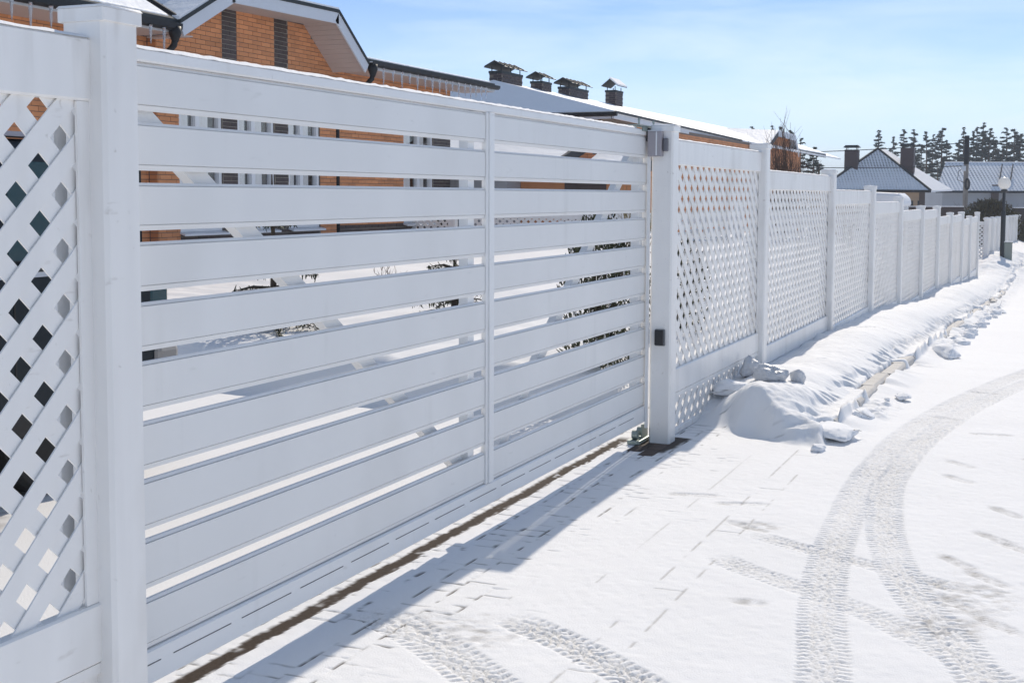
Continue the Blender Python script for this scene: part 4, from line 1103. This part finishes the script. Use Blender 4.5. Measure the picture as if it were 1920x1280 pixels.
def obox(par, p, q, dep, z0, z1, name, m):          # wall box whose front runs from p to q
    P0, Q0 = Vector((*p, 0)), Vector((*q, 0)); d_ = (Q0 - P0).normalized(); n_ = Vector((-d_.y, d_.x, 0)) * dep
    vs = [(v.x, v.y, zz) for zz in (z0, z1) for v in (P0, Q0, Q0 + n_, P0 + n_)]
    return MB().poly(vs, [(3, 2, 1, 0), (4, 5, 6, 7), (0, 1, 5, 4), (1, 2, 6, 5), (2, 3, 7, 6), (3, 0, 4, 7)]).build(name, m, par)
obox(hc, (-12.2, 86.2), (-6.3, 89.3), 3.5, -1.4, 1.98, 'wall', m_wall_beige)
for k_ in range(3):
    obox(hc, (-7.55 + .42 * k_, 88.62 + .22 * k_), (-7.40 + .42 * k_, 88.70 + .22 * k_), .05, .6, 1.35, 'window', m_darkroom)
obox(hc, (-8.25, 88.22), (-7.9, 88.4), .06, -1.2, 1.95, 'corner_quoin', m_brick_dark)
obox(hc, (-6.62, 89.10), (-6.28, 89.28), .06, -1.2, 1.95, 'corner_quoin', m_brick_dark)
def simple_chimney(par, x, y, z0, z1, w_):
    c = MB().box(x - w_ / 2, x + w_ / 2, y - w_ / 2, y + w_ / 2, z0, z1).build('chimney', m_chim, par)
    for sx in (-1, 1):
        for sy in (-1, 1): MB().box(x + sx * w_ * .38 - .02, x + sx * w_ * .38 + .02, y + sy * w_ * .38 - .02, y + sy * w_ * .38 + .02, z1, z1 + .16).build('cap_leg', m_capmetal, c)
    MB().poly([(x - w_ * .6, y - w_ * .6, z1 + .14), (x + w_ * .6, y - w_ * .6, z1 + .14), (x + w_ * .6, y + w_ * .6, z1 + .14), (x - w_ * .6, y + w_ * .6, z1 + .14),
               (x - w_ * .45, y - w_ * .45, z1 + .30), (x + w_ * .45, y - w_ * .45, z1 + .30), (x + w_ * .45, y + w_ * .45, z1 + .30), (x - w_ * .45, y + w_ * .45, z1 + .30)],
              [(3, 2, 1, 0), (4, 5, 6, 7), (0, 1, 5, 4), (1, 2, 6, 5), (2, 3, 7, 6), (3, 0, 4, 7)]).build('chimney_cap', m_capmetal, c)
simple_chimney(hc, -10.95, 88.6, 2.8, 4.72, .86)
simple_chimney(hc, -7.55, 90.3, 2.3, 4.85, .86)

# ---- long house at the right edge
hd = empty('long_house', (0, 0, 0), 'long pale house with snowy blue tiled roof at the right edge behind the pines', 'house')
uvslab([(-7.3, 108.5, 2.1), (9, 115.0, 2.1), (8.4, 119, 4.45), (-7.0, 112.9, 4.45)], .12, 'roof', m_tile2, hd, (.92, .38, 0), (0, 0, 1.8))
slab([(-7.0, 112.9, 4.5), (8.4, 119, 4.5), (8.3, 119.3, 4.52), (-7.1, 113.2, 4.52)], .10, 'ridge_snow', m_snow, hd)
MB().tube([(-7.3, 108.45, 2.02), (9, 114.95, 2.02)], .10, 6).build('gutter', m_gutter, hd)
obox(hd, (-6.9, 109.6), (8.6, 115.9), 6, -1.8, 2.0, 'wall', m_wall_grey)
obox(hd, (-3.2, 110.85), (-2.7, 111.05), .3, -1.6, 2.6, 'dark_pier', m_brick_dark)
for (fx0, fx1) in ((.28, .31), (.33, .36), (.52, .54)):
    p0 = Vector((-7.3 + 16.3 * fx0, 108.5 + 6.5 * fx0, 0)); 
    A_ = Vector((p0.x, p0.y - .02, 2.5)); B_ = Vector((p0.x + .1, p0.y + 3.6, 4.3))
    MB().tube([A_ + Vector((0, 0.8, .06)), B_], .05, 5).build('snow_guard', m_gutter, hd)

# ---- dark garden wall with snow cap, hedge, shed
gw = empty('garden_wall', (0, 0, 0), 'dark brick garden wall with a line of snow on top behind the far fence posts', 'wall')
obox(gw, (-7.2, 63.3), (-2.2, 65.7), .2, -1.4, 1.13, 'wall_panel', m_brick_dark); obox(gw, (-7.2, 63.28), (-2.2, 65.68), .26, 1.131, 1.17, 'wall_snow', m_snow)
obox(gw, (-.4, 77.2), (4.5, 79.0), .2, -1.4, 1.0, 'wall_panel', m_brick_dark); obox(gw, (-.4, 77.18), (4.5, 78.98), .26, 1.001, 1.05, 'wall_snow', m_snow)
sh = empty('snowy_shed', (0, 0, 0), 'low shed roof rounded with thick white snow behind the fourth fence bay', 'shed')
MB().prism([(-5.9, 1.2), (-3.9, 1.2), (-3.95, 1.55), (-4.2, 1.76), (-5.6, 1.82), (-5.9, 1.7)], 'y', 56.5, 59).build('roof_snow', m_snow_roof, sh, bevel=.12)
MB().box(-5.8, -4.0, 56.7, 58.8, -1.2, 1.25).build('wall', m_wall_grey, sh)

# ------------------------------------------------------------------ vegetation
def leaf_cloud(mb, c, rad, n, size, q, flat=1.0, elong=1.0):
    for _ in range(n):
        while True:
            p = Vector((q.uniform(-1, 1), q.uniform(-1, 1), q.uniform(-1, 1)))
            if .15 < p.length < 1: break
        p = Vector((p.x * rad[0], p.y * rad[1], p.z * rad[2])) + Vector(c)
        a = Vector((q.gauss(0, 1), q.gauss(0, 1), q.gauss(0, .6))).normalized(); b = a.cross(Vector((q.gauss(0, 1), q.gauss(0, 1), q.gauss(0, 1)))).normalized()
        s = size * q.uniform(.6, 1.4)
        mb.poly([p - a * s * elong, p + b * s * .5, p + a * s * elong, p - b * s * .5], [(0, 1, 2, 3)])

def pine_meshes(kind, seed):
    """unit pine, height 1 -> scaled; returns trunk mesh, crown mesh"""
    q = random.Random(seed); tr = MB(); cr_ = MB()
    bend = q.uniform(-.02, .02)
    tr.tube([(0, 0, 0), (bend, 0, .35), (bend * .4, .005, .7), (0, 0, .98)], [.013, .010, .006, .002], 6)
    start = {0: .42, 1: .55, 2: .30}[kind]
    nb = 46
    for i in range(nb):
        t = start + (1 - start) * (i / nb); az = q.uniform(0, 6.28)
        env = {0: .105, 1: .12, 2: .13}[kind]
        ln = env * (1 - ((t - start) / (1 - start)) ** 1.5) * q.uniform(.35, 1.3) + .010
        if q.random() < .22 and kind < 2: continue
        p0 = Vector((0, 0, t)); p1 = p0 + Vector((math.cos(az) * ln, math.sin(az) * ln, ln * q.uniform(-.25, .45)))
        tr.tube([p0, p1], [.0022, .0008], 3, cap=False)
        nn = int(ln * 720) + 8
        for k_ in range(nn):
            c = p0.lerp(p1, min(1.05, .25 + .8 * q.random()))
            leaf_cloud(cr_, c, (.011, .011, .007), 2, .0062, q, elong=1.9)
    leaf_cloud(cr_, (0, 0, .965), (.006, .006, .035), 40, .005, q, elong=1.9)
    return tr.mesh('trunk', m_barkpine), cr_.mesh('crown', m_needle_far)
pm = [pine_meshes(k % 3, 11 + k) for k in range(6)]
PINES = [(-18.0,155.6,9.3,1.4),(-18.9,177.0,9.6,0.7),(-15.3,156.7,9.5,1.0),(-14.8,162.4,9.7,1.3),(-12.9,157.7,9.2,1.0),(-14.4,167.9,8.0,1.2),(-13.6,173.8,9.6,0.8),(-11.2,158.5,9.7,1.2),(-10.7,147.5,5.6,0.9),(-12.3,157.7,5.3,0.9),(-10.7,158.6,8.2,0.9),(-8.6,148.5,7.8,0.9),(-8.9,159.5,9.7,1.1),(-8.2,165.2,9.6,0.8),(-7.5,160.1,9.8,0.9),(-6.5,155.1,10.0,1.1),(-6.1,160.7,9.6,1.1),(-5.5,160.8,8.3,1.0),(-4.1,156.1,9.4,1.2),(-3.5,161.8,9.6,1.2),(-2.8,162.0,9.0,1.0),(-2.0,162.4,9.1,1.1),(-8.7,148.4,6.5,0.8),(-7.7,148.8,6.2,0.9),(-4.7,150.1,6.2,0.9),(-4.2,150.4,7.2,0.8),(-22.5,109.8,7.6,0.3),(-18.8,100.5,7.1,0.3),(-18.2,100.7,7.0,0.4),(-16.5,96.0,6.5,0.5),(-15.8,96.2,5.9,0.7),(-14.9,96.5,5.3,0.7),(-15.6,101.7,5.0,0.5),
         (-5.9,165.0,8.8,1.2),(-7.0,168.0,9.2,1.2),(-3.0,168.0,9.3,1.2),(-9.5,170.0,8.0,1.1),(-1.2,163.0,9.0,1.1),(-5.0,158.0,7.0,1.2),(-3.6,155.0,6.8,1.2),(-7.9,156.0,7.3,1.2),(-9.2,150.0,5.6,1.2),(-6.3,150.0,5.8,1.2),(-2.6,151.0,6.0,1.2)]
_far = sorted([p for p in PINES if p[1] > 120], key=lambda p: (p[0] - CX) / p[1]); _mid = sorted([p for p in PINES if p[1] <= 120], key=lambda p: (p[0] - CX) / p[1])
for i, (x, y, zt, wd) in enumerate(PINES):
    base = -1.9; h = zt - base
    r_ = empty('pine_tree', (x, y, base), nth(_far.index((x, y, zt, wd))) + ' dark pine from the left on the skyline behind the tiled houses' if y > 120 else nth(_mid.index((x, y, zt, wd))) + ' distant pine top from the left around the bare bush', 'pine tree', 'pines of the far wood' if y > 120 else 'pines behind the bare bush')
    t_, c_ = pm[i % 6]
    use('trunk', t_, r_); use('crown', c_, r_)
    s_ = wd / .15 / h * 1.9
    r_.scale = (h * min(max(s_, 1.0), 2.1), h * min(max(s_, 1.0), 2.1), h); r_.rotation_euler = (0, 0, i * 1.3)

def bare_shrub(name, x, y, z, h, spread, n, label, seed, m=m_twig, thick=.012):
    q = random.Random(seed); mb = MB()
    for i in range(n):
        az = q.uniform(0, 6.28); sp = spread * q.uniform(.1, 1)
        hh = h * q.uniform(.55, 1) * (1 - .3 * sp / spread)
        p = [Vector((q.gauss(0, spread * .12), q.gauss(0, spread * .12), 0))]
        tip = Vector((math.cos(az) * sp, math.sin(az) * sp, hh))
        for k_ in range(1, 6):
            t = k_ / 5; p.append(p[0].lerp(tip, t) + Vector((q.gauss(0, .03), q.gauss(0, .03), .12 * h * math.sin(t * 3.1))) * 1.0)
        mb.tube(p, [thick * (1 - .85 * k_ / 5) for k_ in range(6)], 4, cap=False)
        for k_ in range(7):
            j = q.randint(1, 4); a = p[j].lerp(p[j + 1] if j < 5 else p[j], q.random()); L_ = h * q.uniform(.06, .2)
            b = a + Vector((q.gauss(0, .4), q.gauss(0, .4), 1)).normalized() * L_
            mb.tube([a, b], [thick * .4, thick * .12], 3, cap=False)
    r_ = empty(name, (x, y, z), label, 'bush'); mb.build('branches', m, r_)
    return r_
bare_shrub('bare_bush', -3.75, 30.1, -.2, 3.75, .95, 95, 'tall leafless brown bush of upright stems above the second fence bay', 3, thick=.016)
bare_shrub('bare_bush', -5.0, 62, -1, 3.3, .5, 22, 'thin reddish leafless sapling in front of the tiled house', 4, m=mat('red_twigs', (.16, .05, .04), .9), thick=.010)
bare_shrub('bare_bush', -11.0, 60, -1, 4.0, .7, 30, 'leafless shrub left of the tiled house above the third fence bay', 5, thick=.012)
bare_shrub('bare_bush', -3.9, 88, -1.4, 3.0, 1.3, 60, 'leafless grey shrub between the tiled house and the utility pole', 6, thick=.014)
bare_shrub('yard_twigs', -4.9, 13.2, .38, .62, .32, 7, 'few bare twigs sticking out of the yard snow behind the gate', 8, thick=.008)
bare_shrub('bare_bush', -3.9, 19.5, .4, 1.75, .75, 34, 'thin yellowish leafless shrub behind the right half of the gate', 9, m=mat('yellow_twigs', (.24, .19, .08), .9), thick=.009)

def conifer(x, y, z, h, rad, label, seed, m=m_needle, name='young_spruce', whorl=9):
    q = random.Random(seed); r_ = empty(name, (x, y, z), label, 'tree'); tr = MB(); cr_ = MB()
    tr.tube([(0, 0, 0), (.01, 0, h * .5), (0, 0, h)], [.04, .025, .006], 7)
    for k_ in range(whorl):
        t = .10 + .88 * k_ / whorl; L_ = rad * (1 - t) ** .8 + .06
        for j in range(6):
            az = j * 1.047 + k_ * .5 + q.uniform(-.2, .2); ll = L_ * q.uniform(.75, 1.1)
            p0 = Vector((0, 0, t * h)); p1 = p0 + Vector((math.cos(az) * ll, math.sin(az) * ll, ll * (.15 - .35 * (1 - t))))
            tr.tube([p0, p0.lerp(p1, .5) + Vector((0, 0, .03)), p1], [.012, .007, .003], 4, cap=False)
            nn = int(ll * 150)
            for _ in range(nn):
                s_ = q.random(); c = p0.lerp(p1, .15 + .85 * s_)
                dd = Vector((q.gauss(0, 1), q.gauss(0, 1), q.gauss(-.2, .6))).normalized()
                e = c + dd * q.uniform(.03, .085)
                w_ = dd.cross(Vector((0, 0, 1))).normalized() * .009
                cr_.poly([c - w_, c + w_, e + w_ * .4, e - w_ * .4], [(0, 1, 2, 3)])
    tr.build('trunk', m_bark, r_); cr_.build('crown', m, r_)
    return r_
conifer(-4.45, 10.15, .30, 1.50, .52, 'young spruce standing in the yard snow behind the left half of the gate', 5)
conifer(-3.35, 11.75, .38, .72, .55, 'low green juniper in the yard snow behind the gate middle stile', 6, m_hedge_y, 'juniper', 6)

def dense_bush(x, y, z, rx, ry, h, n, size, label, seed, m, name='evergreen_bush', cat='bush', snow=0):
    q = random.Random(seed); r_ = empty(name, (x, y, z), label, cat); st = MB(); cl = MB(); sn = MB()
    for i in range(18):
        az = q.uniform(0, 6.28); rr_ = q.uniform(.2, .9)
        tip = Vector((math.cos(az) * rx * rr_, math.sin(az) * ry * rr_, h * q.uniform(.55, .97)))
        st.tube([(0, 0, 0), tip * .5 + Vector((0, 0, .05)), tip], [.015, .010, .003], 4, cap=False)
    for i in range(n):
        az = q.uniform(0, 6.28); rr_ = math.sqrt(q.random()); t = q.random()
        env = math.sin(math.pi * min(1, .22 + .72 * t)) ** .6
        c = Vector((math.cos(az) * rx * rr_ * env, math.sin(az) * ry * rr_ * env, h * (.06 + .94 * t) * (1 - .18 * rr_ * q.random())))
        dd = Vector((c.x * .7, c.y * .7, .6 + q.random())).normalized(); dd = (dd + Vector((q.gauss(0, .4), q.gauss(0, .4), q.gauss(0, .3)))).normalized()
        w_ = dd.cross(Vector((q.gauss(0, 1), q.gauss(0, 1), q.gauss(0, 1)))).normalized() * size * .35; e = c + dd * size * q.uniform(.8, 2.0)
        (sn if q.random() < snow else cl).poly([c - w_, c + w_, e + w_ * .4, e - w_ * .4], [(0, 1, 2, 3)])
    st.build('stems', m_bark, r_); cl.build('foliage', m, r_)
    if sn.v: sn.build('snow_flecks', m_snow, r_, kind='stuff')
    return r_
dense_bush(-.98, 9.45, .22, .34, .42, 1.28, 5200, .024, 'dark evergreen bush just behind the far gate post', 21, m_hedge_y, snow=.10)
dense_bush(-1.05, 11.9, .25, .30, .5, 1.0, 3000, .024, 'evergreen bush showing dark through the first right lattice bay', 22, m_hedge_y, snow=.06)
hg = dense_bush(-1.55, 76.0, -1.4, 1.9, 1.3, 2.85, 9000, .09, 'brown green clipped hedge behind the far fence corner', 23, m_hedge, 'hedge', 'hedge')

# ------------------------------------------------------------------ street furniture
lp = empty('street_lamp', (.33, 50.3, -.85), 'black pole lamp with white globe at the street corner', 'street lamp')
MB().lathe([(.085, 0), (.085, 1.9), (.060, 1.93), (.055, 2.65)], (0, 0, 0), 14).build('pole', m_lampblack, lp, smooth=False)
MB().lathe([(.055, 2.62), (.11, 2.66), (.12, 2.72), (.07, 2.74)], (0, 0, 0), 14).build('collar', m_lampblack, lp)
gl = MB(); pr = [(.07, 2.76)]
for i in range(1, 12): t = math.pi * i / 12; pr.append((.225 * math.sin(t), 2.96 - .225 * math.cos(t)))
gl.lathe(pr, (0, 0, 0), 24).build('globe', m_globe, lp, smooth=True)
lp.location = (.23, 50.2, -.85)
ub = empty('utility_cabinet', (.42, 50.3, -.9), 'small grey green utility cabinet standing in snow beside the lamp pole', 'cabinet')
MB().box(-.14, .14, -.15, .15, 0, .85).build('body', m_cabinet, ub, bevel=.01)
MB().box(-.16, .16, -.17, .17, .851, .88).build('lid', m_cabinet, ub)
MB().box(-.155, .155, -.165, .165, .881, .91).build('lid_snow', m_snow, ub)
MB().box(-.10, .10, -.156, -.151, .1, .75).build('door', m_cabinet, ub)
up = empty('utility_pole', (-3.1, 79.6, -1.5), 'grey utility pole with dark top, meter box and coiled cable', 'utility pole')
MB().tube([(0, 0, 0), (0, 0, 5.6)], [.17, .13], 10).build('pole', m_pole, up)
MB().tube([(0, 0, 5.0), (0, 0, 6.65)], [.15, .14], 10).build('pole_top', m_gutter, up)
MB().box(-.22, .0, -.25, -.14, 4.6, 4.9).build('meter_box', m_fascia, up)
cc = [(.10 + .22 * math.cos(t) * .5, -.22, 3.85 + .3 * math.sin(t)) for t in [i * math.pi / 7 for i in range(15)]]
MB().tube(cc, .06, 6).build('cable_coil', m_black, up)
MB().tube([(-.1, -.15, 5.3), (-.75, -.15, 5.6)], .02, 5).build('bracket', m_gutter, up)
MB().tube([(0, -.15, 4.9), (-.4, -.15, 4.6), (-.45, -.15, 4.1), (0, -.16, 3.9)], .018, 5).build('drop_cable', m_black, up)
def wire(p, q, sag, label):
    P0, Q0 = Vector(p), Vector(q); pts = []
    for i in range(25): t = i / 24; pts.append(P0.lerp(Q0, t) - Vector((0, 0, sag * 4 * t * (1 - t))))
    tag(MB().tube(pts, .022, 4).build('overhead_wire', m_gutter), label, 'wire')
wire((-3.1, 79.6, 4.75), (-26, 74.0, 4.6), .5, 'overhead wire running left from the utility pole')
wire((-3.1, 79.6, 4.75), (16, 84, 5.2), .4, 'overhead wire running right from the utility pole')
wire((-3.1, 79.6, 3.4), (-26, 74, 3.9), .3, 'lower overhead wire running left from the utility pole')

# ------------------------------------------------------------------ parked car behind the left lattice
cr_ = empty('parked_car', (0, 0, 0), 'dark navy off-road car parked in the yard behind the left lattice fence', 'car')
xs, xf_ = -4.45, -2.62
body = [(1.55, .45), (1.5, .85), (1.75, 1.08), (2.75, 1.18), (2.9, 1.22), (6.16, 1.22), (6.26, .95), (6.24, .42), (5.6, .33), (2.2, .33)]
MB().prism(body[::-1], 'x', xs, xf_).build('body', m_carpaint, cr_, bevel=.05)
cab = [(2.75, 1.20), (3.35, 1.80), (3.6, 1.88), (5.75, 1.90), (6.0, 1.82), (6.17, 1.20)]
MB().prism(cab[::-1], 'x', xs + .10, xf_ - .07).build('cabin', m_carpaint, cr_, bevel=.05)
for k_, q in enumerate(([(2.98, 1.26), (3.42, 1.72), (3.98, 1.76), (3.98, 1.26)], [(4.05, 1.26), (4.05, 1.76), (5.02, 1.78), (5.02, 1.26)], [(5.09, 1.26), (5.09, 1.78), (5.80, 1.77), (6.02, 1.26)])):
    MB().prism(q[::-1], 'x', xf_ - .075, xf_ - .062).build('side_window', m_carglass, cr_)
slab([(xs + .2, 6.172, 1.28), (xf_ - .18, 6.172, 1.28), (xf_ - .22, 6.03, 1.76), (xs + .24, 6.03, 1.76)], .012, 'rear_window', m_carglass, cr_)
MB().box(xf_ - .22, xf_ - .05, 3.5, 5.75, 1.905, 1.93).build('roof_rail', m_steel, cr_)
MB().box(xf_ - .001, xf_ + .014, 2.9, 6.1, 1.175, 1.20).build('belt_trim', m_fascia, cr_)
MB().box(xs + .02, xf_ + .03, 6.15, 6.36, .46, .72).build('bumper', m_bumper, cr_, bevel=.04)
MB().box(xf_ - .14, xf_ + .006, 6.12, 6.285, .85, 1.14).build('tail_lamp', m_carglass, cr_, bevel=.02)
MB().box(xf_ - .001, xf_ + .03, 2.7, 5.9, .36, .47).build('side_skirt', m_carblack, cr_)
for yy in (4.01, 5.05): MB().box(xf_ - .001, xf_ + .003, yy, yy + .012, .5, 1.17).build('door_gap', m_carblack, cr_)
for yy in (3.75, 4.78): MB().box(xf_ + .004, xf_ + .03, yy, yy + .18, 1.02, 1.05).build('door_handle', m_steel, cr_)
MB().box(xf_ + .01, xf_ + .22, 3.0, 3.14, 1.22, 1.40).build('side_mirror', m_carpaint, cr_, bevel=.03)
slab([(xs + .16, 2.78, 1.24), (xf_ - .16, 2.78, 1.24), (xf_ - .22, 3.36, 1.80), (xs + .22, 3.36, 1.80)], .01, 'windscreen', m_carglass, cr_)
for yy in (2.45, 5.35):
    for xx in (xf_ - .12, xs + .12):
        t_ = MB().lathe([(.22, -.11), (.34, -.11), (.36, -.08), (.36, .08), (.34, .11), (.22, .11)], (0, 0, 0), 24).build('wheel', m_tyre, cr_, smooth=False)
        t_.location = (xx, yy, .36); t_.rotation_euler = (0, R(90), 0)
        MB().lathe([(.21, -.09), (.225, .095), (.06, .075), (.05, .10)], (0, 0, 0), 10).build('rim', m_rim, t_)

# ------------------------------------------------------------------ thin winter haze
hzm = bpy.data.materials.new('winter_haze'); hzm.use_nodes = True
N, L = nodes(hzm); N.clear(); o_ = N.new('ShaderNodeOutputMaterial'); pv = N.new('ShaderNodeVolumePrincipled')
pv.inputs['Color'].default_value = (.86, .92, 1.0, 1); pv.inputs['Density'].default_value = .0011
L.new(pv.outputs[0], o_.inputs['Volume'])
hb_ = MB().box(-1200, 1200, -200, 2800, -6.5, 16).build('haze', hzm, kind='stuff')
